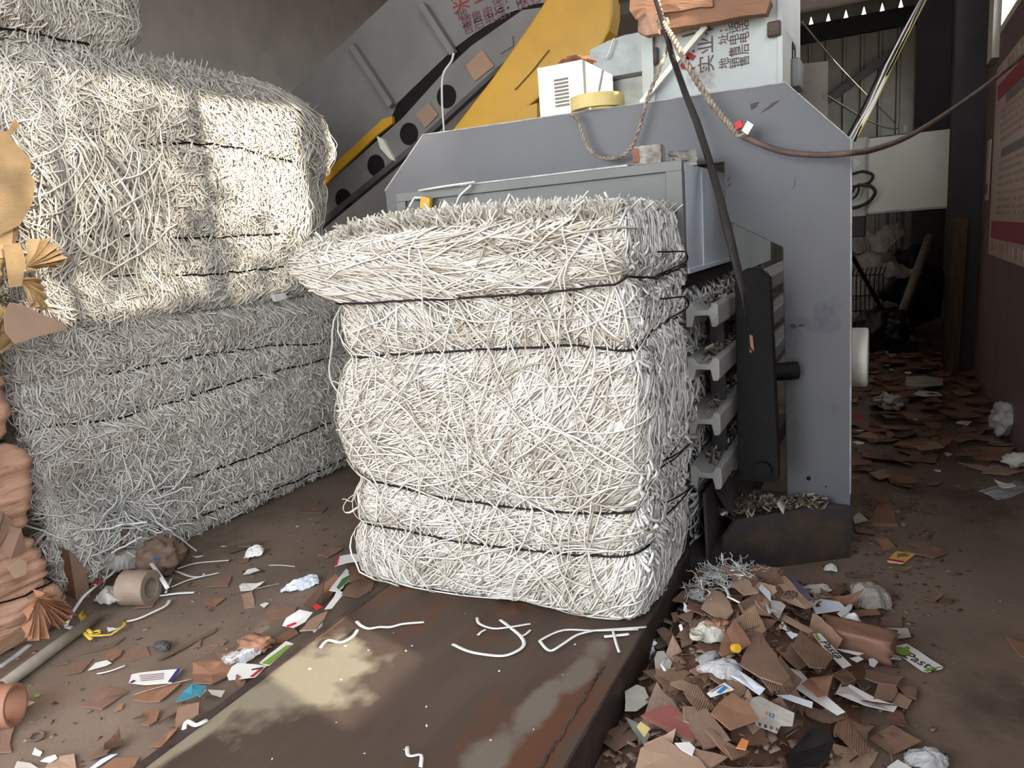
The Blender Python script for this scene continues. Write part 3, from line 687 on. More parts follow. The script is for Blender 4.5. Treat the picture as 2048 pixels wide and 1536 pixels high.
# ------------------------------------------------------------------ ropes and cables
def rope(name, pts, r, mt, label, cat='rope', twist=True, n=60, strand=2):
    P = [Vector(p) for p in pts]
    def cr(t):
        i = min(int(t), len(P)-2); u = t-i; a = P[max(i-1,0)]; b_ = P[i]; c_ = P[i+1]; d_ = P[min(i+2,len(P)-1)]
        return .5*((2*b_)+(c_-a)*u+(2*a-5*b_+4*c_-d_)*u*u+(3*b_-a-3*c_+d_)*u**3)
    L = sum((P[i+1]-P[i]).length for i in range(len(P)-1))
    m = MB()
    if not twist:
        m.tube([cr((len(P)-1)*k/n) for k in range(n+1)], r, 8)
    else:
        N = max(n, int(L/.008))
        for j in range(strand):
            path = []
            for k in range(N+1):
                p = cr((len(P)-1)*k/N); q = cr(min(len(P)-1, (len(P)-1)*(k+.5)/N)); t = (q-p)
                t = t.normalized() if t.length > 1e-6 else Vector((0,0,1))
                s1 = t.cross(Vector((0,1,.1))); s1 = s1.normalized() if s1.length > 1e-4 else Vector((1,0,0)); s2 = t.cross(s1)
                a = 2*pi*(k*L/N/.05+j/strand); path.append(p+s1*(r*.55*math.cos(a))+s2*(r*.55*math.sin(a)))
            m.tube(path, r*.6, 5)
    o = m.build(name, mt, smooth=True)
    return tag(o, label, cat)
Y = lambda y, *ps: [on('y', y, *p) for p in ps]
rope('braided_rope', [on('y', 3.66, 1312, -10), on('y', 3.6, 1325, 42)]+Y(3.5, (1345, 75))+Y(3.3, (1375, 130), (1415, 195), (1450, 240), (1478, 272)), .013, m_rope, 'pale braided rope running from the hopper cardboard down to the cable knot')
rope('brown_cable', Y(3.3, (1480, 270), (1520, 288), (1570, 304), (1640, 310), (1700, 306))+[on('y', 3.5, 1750, 298), on('y', 3.8, 1820, 271), on('y', 4.2, 1900, 222), on('y', 4.7, 1980, 165), on('y', 5.1, 2060, 100)], .012, m_cable, 'brown cable sagging from the rope knot across the aisle to the right wall', 'cable', False)
rope('thin_rope', Y(3.5, (1337, 92))+Y(3.33, (1318, 140), (1296, 195), (1283, 240), (1265, 290), (1240, 314), (1205, 316), (1180, 300), (1165, 270), (1155, 238), (1142, 228)), .009, m_rope, 'thin twisted rope hanging in a loop over the front of the frame')
m = MB()
pts = [on('y', 3.64, 1308, -10), on('y', 3.58, 1328, 50), on('y', 3.42, 1345, 115), on('y', 3.28, 1370, 185), on('y', 3.26, 1392, 240), on('y', 3.2, 1415, 310), on('y', 3.0, 1438, 390), on('y', 2.86, 1458, 470), on('y', 2.83, 1473, 530), on('y', 2.82, 1488, 590), on('y', 2.82, 1494, 650)]
m.tube(pts, [.012, .014, .016, .018, .02, .02, .019, .022, .02, .016, .006], 8, flat=.35)
tag(m.build('rubber_strap', m_belt, smooth=True), 'long dark rubber strap hanging from the hopper down past the rails', 'strap')
o = rope('strap_string', Y(2.81, (1489, 585), (1496, 640), (1499, 690), (1508, 705), (1517, 725)), .003, m_wire, 'thin string trailing below the dark rubber strap', 'string', False)
m = MB(); m.prism(Y(2.81, (1496, 668), (1505, 672), (1508, 702), (1500, 706)), (0, .006, 0)); m.build('brown_scrap', CARD[3], o)
# knots
def knot(name, c, r, mt, label, seed):
    m = MB()
    for k in range(5):
        a = random.uniform(0, pi); pts = []
        e1 = Vector((math.cos(a), .3*math.sin(k), math.sin(a))).normalized(); e2 = Vector((-math.sin(a), .4, math.cos(a))).normalized()
        for j in range(13): t = 2*pi*j/12; pts.append(Vector(c)+e1*(r*math.cos(t))+e2*(r*.7*math.sin(t))+Vector((random.uniform(-1, 1), random.uniform(-1, 1), random.uniform(-1, 1)))*r*.12)
        m.tube(pts, r*.3, 6)
    return tag(m.build(name, mt, smooth=True), label, 'knot')
knot('rope_knot', on('y', 3.6, 1327, 46), .022, m_rope, 'knot of rope tied at the cardboard on the hopper', 1)
kk = knot('cable_knot', on('y', 3.29, 1484, 262), .026, m_rope, 'knot joining rope and cable in front of the frame', 2)
m = MB(); m.obox(on('y', 3.27, 1478, 250), (.014, 0, .004), (0, .01, 0), (-.004, 0, .014)); m.build('red_clip', m_red, kk)
m = MB(); m.obox(on('y', 3.27, 1496, 256), (.012, 0, -.01), (0, .012, 0), (.012, 0, .018)); m.build('white_clip', m_paper, kk)
m = MB()
base = [on('y', 3.52, 1703, 282), on('y', 3.7, 1740, 215), on('y', 3.9, 1780, 130), on('y', 4.1, 1815, 60), on('y', 4.3, 1856, -20)]
for j, (dx, mm_) in enumerate(((-.012, 0), (0, 0), (.01, 0))):
    m.tube([Vector(p)+Vector((dx+random.uniform(-.006, .006), random.uniform(-.01, .01), 0)) for p in base], .0045, 6)
wb = m.build('wire_bundle', m_white, smooth=True); tag(wb, 'bundle of white and black wires running up from the frame corner', 'wires')
m = MB()
for dx in (-.02, .006): m.tube([Vector(p)+Vector((dx+random.uniform(-.012, .008), random.uniform(-.01, .01), 0)) for p in base], .005, 6)
m.build('black_wire', m_wire, wb, smooth=True)
m = MB(); m.tube([Vector(p)+Vector((.014, 0, 0)) for p in base], .0035, 6); m.build('yellow_wire', m_ystrap, wb, smooth=True)
rope('stay_wire', [on('y', 4.0, 1604, 44), on('y', 6, 1690, 145), on('y', 9, 1790, 246)], .004, m_rope, 'straight thin stay wire crossing in front of the dark back wall', 'wire', False)
rope('sagging_cord', [on('y', 4.5, 1655, 192), on('y', 5.5, 1690, 214), on('y', 6.5, 1735, 240), on('y', 7.5, 1775, 256), on('y', 8, 1795, 257)], .006, m_rope, 'pale sagging cord tied to the stained sheet panel', 'cord', False)

# ------------------------------------------------------------------ inclined conveyor behind the frame
cv = empty('inclined_conveyor', (-3.2, 4.7, 0), 'grey inclined conveyor rising behind the baler frame, with yellow guard', 'conveyor')
cy = 4.7
ul = lambda *ps: px_poly('y', cy, ps)
m = MB(); m.prism(ul((400, 358), (660, 110), (790, -12), (1110, -30), (1105, 4), (1060, 12), (1010, 31), (950, 68), (908, 99), (795, 208), (785, 232), (634, 366), (440, 520), (300, 500)), (0, .03, 0)); sw = m.build('side_board', m_conv, cv)
m = MB(); m.prism(ul((440, 515), (634, 364), (785, 230), (795, 206), (908, 97), (950, 66), (1010, 29), (1060, 10), (1110, 2), (1112, 30), (1045, 22), (942, 94), (894, 139), (805, 238), (627, 395), (440, 560)), (0, .12, 0)); m.build('belt_gap', m_black, cv)
m = MB(); m.prism(px_poly('y', cy-.02, ((430, 560), (627, 393), (805, 236), (894, 137), (942, 92), (1045, 20), (1090, 14), (1090, 60), (993, 137), (832, 284), (634, 448), (430, 615))), (0, .03, 0)); chp = m.build('chassis_plate', m_conv, cv)
m = MB(); m.prism(px_poly('y', cy-.03, ((430, 612), (634, 446), (832, 282), (993, 135), (1042, 98), (1044, 106), (996, 143), (836, 292), (637, 458), (430, 626))), (0, .06, 0)); m.build('chassis_flange', m_convdark, cv)
for p in ((687, 398), (752, 331), (818, 268), (893, 193)):
    c = Vector(on('y', cy-.022, *p)); m = MB(); m.cyl(c+Vector((0, -.004, 0)), c+Vector((0, .004, 0)), .078, 28); m.build('lightening_hole', m_black, chp)
for (p, q) in (((705, 92), (785, 212)), ((845, 10), (908, 108))):
    a, c = Vector(on('y', cy-.04, *p)), Vector(on('y', cy-.04, *q)); d = (c-a).normalized()
    m = MB(); m.obox((a+c)/2, (c-a)/2, (0, .03, 0), Vector((-d.z, 0, d.x))*.024); m.build('board_post', m_conv, cv, bevel=.006)
m = MB(); m.prism(px_poly('y', cy-.05, ((600, 392), (764, 239), (784, 232), (785, 246), (754, 270), (634, 383), (600, 410))), (0, .03, 0)); m.build('yellow_strip', m_yellow, cv)
m = MB(); m.prism(px_poly('y', cy-.05, ((753, 272), (765, 278), (790, 322), (780, 318), (760, 296))), (0, .03, 0)); m.build('white_lug', m_cream, cv)
for poly in (((930, 132), (965, 100), (988, 132), (950, 162)), ((832, 228), (858, 204), (876, 230), (850, 256)), ((990, 88), (1025, 72), (1026, 92), (1000, 108))):
    m = MB(); m.prism(px_poly('y', cy-.034, poly), (0, .008, 0)); m.build('cardboard_patch', CARD[1] if poly[0][0] != 990 else m_conv, chp)
# yellow guard nearer to the hopper, rounded at its head
m = MB(); m.prism(px_poly('y', 4.42, ((880, 290), (908, 255), (985, 155), (1055, 55), (1110, -30), (1215, -30), (1224, 0), (1224, 30), (1218, 62), (1205, 88), (1180, 112), (1130, 150), (1060, 210), (1020, 245), (985, 290))), (0, .16, 0)); yg = m.build('yellow_guard', m_yellow, cv, bevel=.012)
m = MB(); m.tube([on('y', 4.41, *p) for p in ((1030, 180), (1065, 142), (1098, 100))], .003, 5); m.build('guard_seam', m_rampedge, yg)
m = MB(); m.prism(px_poly('y', 4.3, ((1010, 250), (1050, 214), (1074, 206), (1074, 250))), (0, .1, 0)); m.build('guard_foot', m_yellow, cv)
for body, a, c, size, mt in (('实', (902, 14), (960, -14), .15, m_redink), ('业', (944, -6), (1000, -33), .15, m_redink), ('地        址：', (914, 36), (980, 2), .085, m_inkp), ('销售电话：06', (922, 48), (1000, 16), .085, m_inkp), ('售后电话：0635', (926, 62), (1004, 28), .085, m_inkp)):
    A, C2 = Vector(on('y', cy-.004, *a)), Vector(on('y', cy-.004, *c)); d = (C2-A).normalized()
    text_obj('stencil_lettering', body, mt, sw, tmat(d, (-d.z, 0, d.x), A), size)
m = MB(); m.cyl((-2.3, 4.9, 0), (-2.3, 4.9, 2.4), .05, 10); m.cyl((-4.2, 4.9, 0), (-4.2, 4.9, 1.6), .05, 10); m.build('support_leg', m_convdark, cv)
rope('loose_wire', Y(4.5, (907, 106), (903, 122), (886, 150), (884, 200), (888, 262)), .007, m_white, 'loose pale wire dangling down in front of the conveyor side', 'wire', False)
rope('loose_wire', Y(3.6, (1190, 95), (1187, 108), (1190, 120)) if False else Y(3.87, (1228, 76), (1222, 92), (1216, 110), (1210, 116)), .004, m_white, 'short white wire curl on the zinc shroud beside the hopper', 'wire', False)
# ================================================================== bales of white plastic strips
def U(a, b, n): return rng.uniform(a, b, n)
def dents(b, lst):
    old = b.at
    def at(S, Z, off=0.0, rough=True):
        S = np.asarray(S, float); Z = np.asarray(Z, float)
        o = off
        for (s0, z0, rs, rz, dp) in lst: o = o - dp*np.exp(-(((S % 4)-s0)/rs)**2-((Z-z0)/rz)**2)
        return old(S, Z, o, rough)
    b.at = at; return b
def front_wire(pts, y):   # pixels on the front of the main bale -> (s, z) samples
    out = []
    for p in pts:
        q = on('y', y, *p); out.append((q[0], q[2]))
    return out
XL, XR = -1.92, -.69
w1 = front_wire(((690,606),(900,597),(1100,584),(1250,566),(1340,548)), 2.25)
w2 = front_wire(((705,715),(900,701),(1050,694),(1150,690),(1290,702)), 2.25)
w3 = front_wire(((720,952),(850,985),(1000,1010),(1150,1022),(1250,1018)), 2.25)
w4 = front_wire(((755,1046),(900,1076),(1050,1096),(1200,1110),(1290,1108)), 2.26)
def swire(w, tail):
    a = [((x-XL)/(XR-XL), z) for x, z in w]; a[0] = (0.0, a[0][1]); a[-1] = (1.0, a[-1][1])
    return [(-1, a[0][1]), *a, *tail, (4, a[0][1])]
mw = [swire(w1, [(1.35, 1.345), (2, 1.37)]), swire(w2, [(1.3, 1.17), (1.6, 1.18)]), swire(w3, [(1.05, .66), (1.3, .70), (2, .72)]), swire(w4, [(1.08, .44), (1.5, .50), (2, .5)])]
prof = [(.152,-1.90,-.745,2.30,2.80),(.18,-1.955,-.705,2.262,2.85),(.3,-1.965,-.695,2.245,2.87),(.42,-1.93,-.695,2.25,2.86),(.52,-1.915,-.685,2.238,2.87),(.6,-1.90,-.685,2.24,2.86),(.72,-1.93,-.67,2.215,2.88),(.88,-1.94,-.665,2.21,2.88),(1.02,-1.905,-.675,2.225,2.87),(1.12,-1.88,-.685,2.25,2.86),(1.22,-1.885,-.685,2.238,2.87),(1.31,-1.89,-.695,2.25,2.86),(1.37,-1.97,-.685,2.21,2.87),(1.45,-2.05,-.68,2.17,2.87),(1.52,-2.035,-.685,2.175,2.87),(1.57,-1.95,-.70,2.205,2.86),(1.60,-1.86,-.73,2.26,2.82)]
prof = [(z, a, b-.022, c, d) for z, a, b, c, d in prof]
mainb = Bale(prof, r=.075, lump=.010, seed=3, wires=mw, groove=.022)
dents(mainb, [(.72,1.455,.2,.055,.10),(.35,1.40,.3,.03,.02),(1.25,.55,.2,.3,.0),(.62,.86,.3,.14,-.012)])
mroot = empty('plastic_bale', (-1.3, 2.56, .15), 'big white bale of shredded plastic strips standing on the steel ramp', 'bale')
V, F = mainb.core(inset=.02); np_mesh('packed_core', V, F, m_core, mroot)

def front_theta(S, Z):
    n = len(S); t = np.empty(n); e = rng.normal(0, 1, n)
    f = vn(S*3+7, Z*4, 77)
    top = Z > 1.34; b2 = (Z > 1.12) & ~top; mid = (Z > .6) & (Z <= 1.12); b3 = (Z > .43) & (Z <= .6); low = Z <= .43
    t = np.where(S < .45, -.30+.3*e, .2+1.1*e)
    t = np.where(b2, np.where(S < .3, .15+.45*e, np.where(rng.random(n) < .55, 1.35+.5*e, .2+.7*e)), t)
    t = np.where(mid, np.where(S < .5, .35+.5*f+.3*e, .85+.6*f+.4*e), t)
    t = np.where(b3, .05+.6*f+.45*e, t)
    t = np.where(low, np.where(S < .25, -1.2+.4*e, np.where(S < .7, .6+.3*f+.26*e, 1.05+.4*e)), t)
    return t
def emit(name, P, Nn, w, h, mt, root, twist=None, sides=4, kind='stuff'):
    V, F = ribbons(P, Nn, w, h, twist, sides); o = np_mesh(name, V, F, mt, root)
    if kind: o['kind'] = kind
    return o
def join_emit(name, parts, mt, root):
    Vs, Fs, b = [], [], 0
    for P, Nn, w, h, tw in parts:
        V, F = ribbons(P, Nn, w, h, tw); Vs.append(V); Fs.append(F+b); b += len(V)
    o = np_mesh(name, np.concatenate(Vs), np.concatenate(Fs), mt, root); o['kind'] = 'stuff'; return o
parts = []
def add(b, n, sr, zr, th, Lr, K, w, h, curl=.35, lift=(0, .018), twr=.12, rej=None, **k):
    S0 = U(sr[0], sr[1], n); Z0 = U(zr[0], zr[1], n); t = th(S0, Z0) if callable(th) else rng.normal(th[0], th[1], n)
    if rej is not None:
        q = ~rej(S0, Z0, n); S0, Z0, t = S0[q], Z0[q], t[q]; n = len(S0)
    L = U(Lr[0], Lr[1], n)
    P, Nn = b.strands(S0-np.cos(t)*L*.5/b.len_s(S0), Z0-np.sin(t)*L*.5, t, L, K, curl, lift, **k)
    tw = np.cumsum(rng.normal(0, twr, (n, K)), 1)+rng.uniform(-.5, .5, (n, 1))
    return P, Nn, U(w[0], w[1], n), U(h[0], h[1], n), tw
fr_ = front_theta
hollow = lambda S, Z, n: (np.exp(-((S-.72)/.2)**2-((Z-1.455)/.05)**2) > rng.uniform(.15, 1.3, n))
parts.append(add(mainb, 7500, (-.25, 1.02), (.16, 1.58), fr_, (.10, .30), 7, (.0029, .0046), (.0010, .0018), .16, (-.010, .010), rej=hollow))
parts.append(add(mainb, 5200, (-.2, 1.0), (.16, 1.56), fr_, (.14, .42), 9, (.0029, .0046), (.0010, .0018), .3, (0, .018), rej=hollow))
parts.append(add(mainb, 900, (-.12, .9), (1.34, 1.56), lambda S, Z: np.where(S < .5, -.25, .1)+rng.normal(0, .3, len(S)), (.25, .6), 12, (.003, .0045), (.0012, .002), .4, (.005, .03)))
parts.append(add(mainb, 280, (.0, .95), (.2, 1.55), (0.5, 1.4), (.3, .75), 16, (.0026, .004), (.001, .0016), 1.1, (.012, .035)))
join_emit('strip_mat', parts, m_strip, mroot)
# right side: crinkled flat ribbons folded up and down
parts = []
parts.append(add(mainb, 1500, (1.0, 1.98), (.2, 1.5), (pi/2, .16), (.12, .32), 9, (.008, .020), (.0006, .001), .2, (-.012, .006), twr=.25, crinkle=.003))
parts.append(add(mainb, 1700, (.97, 2.0), (.18, 1.56), (pi/2, .28), (.10, .32), 8, (.003, .007), (.0006, .0012), .25, (-.004, .012), twr=.3, crinkle=.002, end_lift=.02))
# bunched tufts over every wire
for i in range(4):
    n = 300; S0 = U(.98, 1.9, n); Z0 = mainb.wz(i, S0)+rng.normal(0, .02, n)
    P, Nn = mainb.strands(S0, Z0, rng.choice([pi/2, -pi/2], n)+rng.normal(0, .5, n), U(.04, .11, n), 7, .4, (.0, .022), end_lift=.03, crinkle=.003)
    parts.append((P, Nn, U(.003, .010, n), U(.0006, .0012, n), np.cumsum(rng.normal(0, .4, (n, 7)), 1)))
join_emit('side_ribbons', parts, m_stripw, mroot)
# stubs standing up on the top
def top_stubs(b, n, x0, x1, y0, y1, zt, Lr, w, h, tilt=.7, K=5):
    X, Yy = U(x0, x1, n), U(y0, y1, n); d = np.stack([rng.normal(0, tilt, n), rng.normal(-.2, tilt, n), np.ones(n)], 1); d /= np.linalg.norm(d, axis=1, keepdims=True)
    L = U(Lr[0], Lr[1], n); q = np.linspace(0, 1, K)[None, :, None]
    base = np.stack([X, Yy, zt(X, Yy)-.015], 1)[:, None, :]
    bend = rng.normal(0, .25, (n, 1, 3))*np.array([1, 1, .3])
    P = base+d[:, None, :]*q*L[:, None, None]+bend*q**2*L[:, None, None]
    Nn = np.broadcast_to(rng.normal(0, 1, (n, 1, 3)), P.shape).copy()
    return P, Nn, U(w[0], w[1], n), U(h[0], h[1], n), None
def mtop(X, Yy): return 1.565+.03*np.sin((X+2)/1.3*pi)+.0*Yy-.09*np.clip((-1.75-X)/.3, 0, 1)
parts = [top_stubs(mainb, 5200, -2.0, -.73, 2.18, 2.84, mtop, (.03, .07), (.0026, .0048), (.001, .0018), .6)]
parts.append(top_stubs(mainb, 1800, -1.98, -.74, 2.17, 2.3, lambda X, Yy: mtop(X, Yy)-.012, (.035, .09), (.0026, .005), (.001, .0018), .8))
join_emit('top_stubs', parts, m_strip, mroot)
# loose strips at the left edge, each one hanging free
for pts in (((700,590),(660,640),(668,690),(655,735),(662,770),(690,800)), ((660,760),(690,770),(700,790)), ((715,985),(690,1000),(683,1022),(697,1030),(720,1010)), ((722,960),(708,985),(706,1010),(690,995),(684,1000)), ((690,760),(676,775),(672,800),(690,830),(700,800)), ((845,520),(842,590),(850,650),(858,700)), ((870,800),(872,860),(890,920),(900,1000),(885,1010)), ((620,495),(640,500),(690,520),(740,525),(790,535)), ((825,840),(830,900),(840,960),(838,1030),(845,1110)), ((1030,830),(1100,840),(1150,880),(1130,960),(1110,1010)), ((838,592),(880,598),(920,596)), ((1180,905),(1120,905),(1060,860),(1010,835))):
    m = MB(); yy = 2.16 if pts[0][0] > 730 else 2.24
    rope_pts = [Vector(on('y', yy+random.uniform(-.01, .01), *p)) for p in pts]
    m.tube(rope_pts, .0055, 6, flat=.4); o = m.build('loose_strip', m_strip, mroot, smooth=True); o.modifiers.new('s', 'SUBSURF').render_levels = 1
# wires
mwires = []
def wire_on(b, i, s0, s1, root, n=90, off=.002, r=.0042, wob=.003):
    S = np.linspace(s0, s1, n); Z = b.wz(i, S)+wob*vn(S*30, S*0+i, 5); P, _ = b.at(S, Z, off)
    m = MB(); m.tube([tuple(p) for p in P], r, 6); return m.build('baling_wire', m_wire, root, smooth=True)
for i in range(4):
    mwires.append(wire_on(mainb, i, -.05, 1.95, mroot, off=(.05 if i == 0 else .029), r=.0042))
for i, (s, dz) in enumerate(((1.35, .05), (1.3, .06), (1.2, .03), (1.3, .05))):
    z = float(mainb.wz(i, np.array([s]))[0]); pts = []
    for k, (ds, dzz, o) in enumerate(((0,0,.02),(.25,.02,.05),(.42,.04,.07),(.35,.075,.075),(.12,.085,.06),(-.02,.09,.04))): pts.append(tuple(mainb.at(np.array([s+ds]), np.array([z+dzz*dz/.05]), o)[0][0]))
    m = MB(); m.tube(spath(pts), .003, 5); m.build('wire_tail', m_wire, mwires[i], smooth=True)

# ------------------------------------------------------------------ stacked bales on the left
def side_wire(pts, b):
    a = []
    for p in pts:
        q = on('x', -3.42, *p); a.append((1+(q[1]-b[0])/(b[1]-b[0]), q[2]))
    a.sort(); return [(-.5, a[0][1]), *a, (4.5, a[-1][1])], a[0][0], a[-1][0]
lowspan = (1.9, 4.22)
lw = [side_wire(p, lowspan) for p in (((185,748),(230,746),(400,711),(560,690),(640,688)), ((40,872),(120,850),(240,838),(330,810),(450,770),(560,740),(660,716)), ((330,978),(420,940),(520,905),(620,860),(695,828)), ((320,1060),(400,1034),(500,994),(602,960),(690,915)))]
def stack_bale(name, prof, r, seed, wires, dn, label, nst, root_loc, wcol=m_strips):
    b = Bale(prof, r=r, lump=.022, seed=seed, wires=[w[0] for w in wires], groove=.022); dents(b, dn)
    root = empty(name, root_loc, label, 'bale', 'white bales stacked on the left')
    V, F = b.core(ns=260, nz=60, inset=.02); np_mesh('packed_core', V, F, m_core2, root)
    for i, w in enumerate(wires):
        o = wire_on(b, i, max(w[1], .9), min(w[2], 2.05), root, 110, .030, .0052, .006)
    return b, root
lb, lroot = stack_bale('plastic_bale', [(.0,-4.6,-3.47,1.9,4.2),(.06,-4.6,-3.43,1.88,4.22),(.6,-4.6,-3.42,1.88,4.22),(1.15,-4.6,-3.44,1.88,4.25),(1.26,-4.6,-3.52,1.92,4.18)], .10, 21, lw,
    [(1.08,.45,.13,.16,.12),(1.02,.85,.05,.3,.04),(1.2,.2,.1,.12,.05)], 'lowest white bale of plastic cuttings on the floor at left', 0, (-4, 3.05, 0))
vert = lambda sp: (lambda S, Z: rng.choice([1, -1], len(S))*pi/2+rng.normal(0, sp, len(S))+.5*vn(S*14, Z*9, 31))
parts = [add(lb, 15000, (.95, 2.06), (.03, 1.25), vert(.42), (.05, .14), 4, (.0032, .0052), (.001, .0017), .4, (-.012, .012), end_lift=.035),
         add(lb, 5600, (.95, 2.06), (.03, 1.25), vert(.8), (.04, .10), 4, (.0032, .0052), (.001, .0017), .3, (0, .015), end_lift=.05),
         add(lb, 3000, (.95, 2.06), (.03, 1.25), vert(.5), (.05, .12), 4, (.0036, .0056), (.001, .0017), .3, (.008, .025), end_lift=.05),
         add(lb, 1300, (.93, 1.35), (.1, 1.2), vert(1.1), (.12, .35), 9, (.0028, .0045), (.001, .0018), .5, (0, .035), jag=.15),
         add(lb, 260, (.95, 1.3), (.1, .5), (0.2, 1.2), (.15, .4), 9, (.003, .005), (.001, .002), .6, (.0, .035), jag=.2)]
join_emit('cuttings', parts, m_strips, lroot)
upspan = (1.95, 4.1)
uw = [side_wire(p, upspan) for p in (((270,290),(330,287),(420,290),(520,310),(600,328)), ((140,470),(330,473),(450,473),(580,466)), ((200,550),(300,548),(430,547),(520,540),(600,530)))]
ub, uroot = stack_bale('plastic_bale', [(1.25,-4.6,-3.50,2.02,3.80),(1.32,-4.6,-3.44,1.98,3.9),(1.7,-4.6,-3.43,1.95,3.96),(2.0,-4.6,-3.40,1.95,4.06),(2.25,-4.6,-3.39,1.95,4.14),(2.42,-4.6,-3.41,1.98,4.05),(2.55,-4.6,-3.47,2.05,3.92),(2.63,-4.6,-3.6,2.2,3.78)], .12, 41, uw,
    [(1.02,2.2,.07,.3,.10),(1.1,1.5,.16,.12,.10),(1.40,1.95,.06,.2,.014),(1.62,1.95,.06,.08,.02),(1.12,2.05,.06,.15,-.04)], 'middle white bale on the left stack, half in bright sunlight', 0, (-4, 3.03, 1.25))
parts = [add(ub, 15000, (.95, 2.1), (1.27, 2.6), vert(.4), (.05, .15), 4, (.0032, .0052), (.001, .0017), .4, (-.012, .012), end_lift=.03),
         add(ub, 5600, (.95, 2.1), (1.27, 2.6), vert(.75), (.05, .12), 4, (.0032, .0052), (.001, .0017), .4, (0, .02), end_lift=.05),
         add(ub, 2800, (.85, 1.4), (1.35, 2.5), vert(.7), (.12, .35), 8, (.0024, .004), (.001, .0018), .4, (0, .04), jag=.1),
         add(ub, 150, (1.0, 1.35), (1.55, 2.0), (-pi/2, .3), (.3, .6), 11, (.0035, .0055), (.0014, .0024), .5, (.02, .10), jag=.35),
         add(ub, 500, (1.85, 2.12), (1.5, 2.5), (-pi/2, .3), (.12, .35), 8, (.003, .005), (.0014, .0022), .5, (0, .05), end_lift=.06)]
def utop(X, Yy): return 2.60-.10*np.clip((Yy-3.3)/.7, 0, 1)-.06*np.clip((X+3.6)/.2, 0, 1)
parts.append(top_stubs(ub, 4500, -4.3, -3.43, 2.2, 4.05, utop, (.04, .09), (.0024, .004), (.001, .0018), .6))
join_emit('cuttings', parts, m_strips, uroot)
tw_ = [side_wire(((0,52),(100,68),(200,88)), (1.2, 2.78))]
tb, troot = stack_bale('plastic_bale', [(2.55,-4.6,-3.47,1.2,2.74),(2.68,-4.6,-3.43,1.2,2.78),(3.2,-4.6,-3.43,1.2,2.80),(3.4,-4.6,-3.5,1.2,2.75)], .12, 61, tw_, [], 'topmost white bale of the left stack, cut by the picture edge', 0, (-4, 2, 2.64))
parts = [add(tb, 6000, (1.3, 2.1), (2.56, 3.35), vert(.5), (.06, .16), 4, (.0032, .0052), (.001, .0017), .4, (-.012, .015), end_lift=.03),
         add(tb, 260, (1.9, 2.15), (2.7, 3.3), vert(.9), (.15, .3), 8, (.0025, .004), (.0014, .002), 1.2, (0, .06))]
join_emit('cuttings', parts, m_strips, troot)

# material still held in the press chamber, seen between the rails
pb_ = Bale([(.14,-1.9,-.74,2.98,5.2),(1.2,-1.9,-.74,2.98,5.2),(1.27,-1.9,-.76,2.98,5.2)], r=.03, lump=.02, seed=5)
pr = empty('pressed_charge', (-1.3, 4.1, .14), 'white plastic material still held in the chamber behind the side rails', 'bale')
V, F = pb_.core(140, 30); np_mesh('packed_core', V, F, m_core2, pr)
parts = [add(pb_, 1500, (.98, 2.0), (.16, 1.26), (pi/2, .8), (.06, .2), 7, (.005, .013), (.001, .0016), .8, (0, .03), jag=.5)]
join_emit('side_ribbons', parts, m_stripw, pr)

# ------------------------------------------------------------------ cardboard bales at the far left
def card_bale(prof, seed, mt, label, loc, wz):
    b = Bale(prof, r=.05, lump=.014, seed=seed, wires=[[(-.5, z), (4.5, z)] for z in wz], groove=.035); b.layer = .012
    root = empty('cardboard_bale', loc, label, 'bale'); V, F = b.core(ns=360, nz=170, inset=0); o = np_mesh('packed_cardboard', V, F, mt, root)
    for i, z in enumerate(wz): wire_on(b, i, .9, 2.1, root, 60, .02, .004, .01)
    return b, root
c1, c1r = card_bale([(0,-4.3,-3.19,.3,1.70),(.1,-4.3,-3.16,.3,1.74),(.44,-4.3,-3.17,.3,1.68),(.47,-4.3,-3.17,.3,1.66),(.8,-4.3,-3.15,.3,1.73),(.86,-4.3,-3.17,.3,1.66),(1.2,-4.3,-3.18,.3,1.70)], 71, m_cbale, 'lower brown cardboard bale on the floor at the left edge', (-3.7, 1, 0), (.46, .22, .86))
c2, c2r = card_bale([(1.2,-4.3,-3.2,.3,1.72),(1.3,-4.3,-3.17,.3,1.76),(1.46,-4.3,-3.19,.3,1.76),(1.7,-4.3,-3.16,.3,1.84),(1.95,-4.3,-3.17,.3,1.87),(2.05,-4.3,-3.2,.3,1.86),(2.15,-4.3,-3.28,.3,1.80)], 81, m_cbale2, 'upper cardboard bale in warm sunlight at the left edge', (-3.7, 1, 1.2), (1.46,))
def sheets(b, root, n, sr, zr, mts, seed):
    """torn sheet ends pressed flat into the side of a bale"""
    r2 = random.Random(seed)
    for k in range(n):
        s, z = r2.uniform(*sr), r2.uniform(*zr); a, c = r2.uniform(.05, .16), r2.uniform(.04, .12); m = MB(); N = 7; ang0 = r2.uniform(0, 1)
        pts = []
        for j in range(N):
            t = 2*pi*(j+r2.uniform(-.25, .25))/N; q = r2.uniform(.7, 1.1)
            P, _ = b.at(np.array([s+a*q*math.cos(t)/b.d]), np.array([max(b.z0+.01, min(b.z1, z+c*q*math.sin(t)))]), .008+.012*r2.random()); pts.append(tuple(P[0]))
        m.prism(pts, (-.004, 0, 0)); m.build('torn_sheet', r2.choice(mts), root)
sheets(c1, c1r, 12, (1.55, 2.03), (.05, 1.15), [CARD[3], CARD[0], m_cbale], 5)
sheets(c2, c2r, 12, (1.6, 2.05), (1.25, 2.1), [m_flap, m_cbale2, CARD[1]], 6)
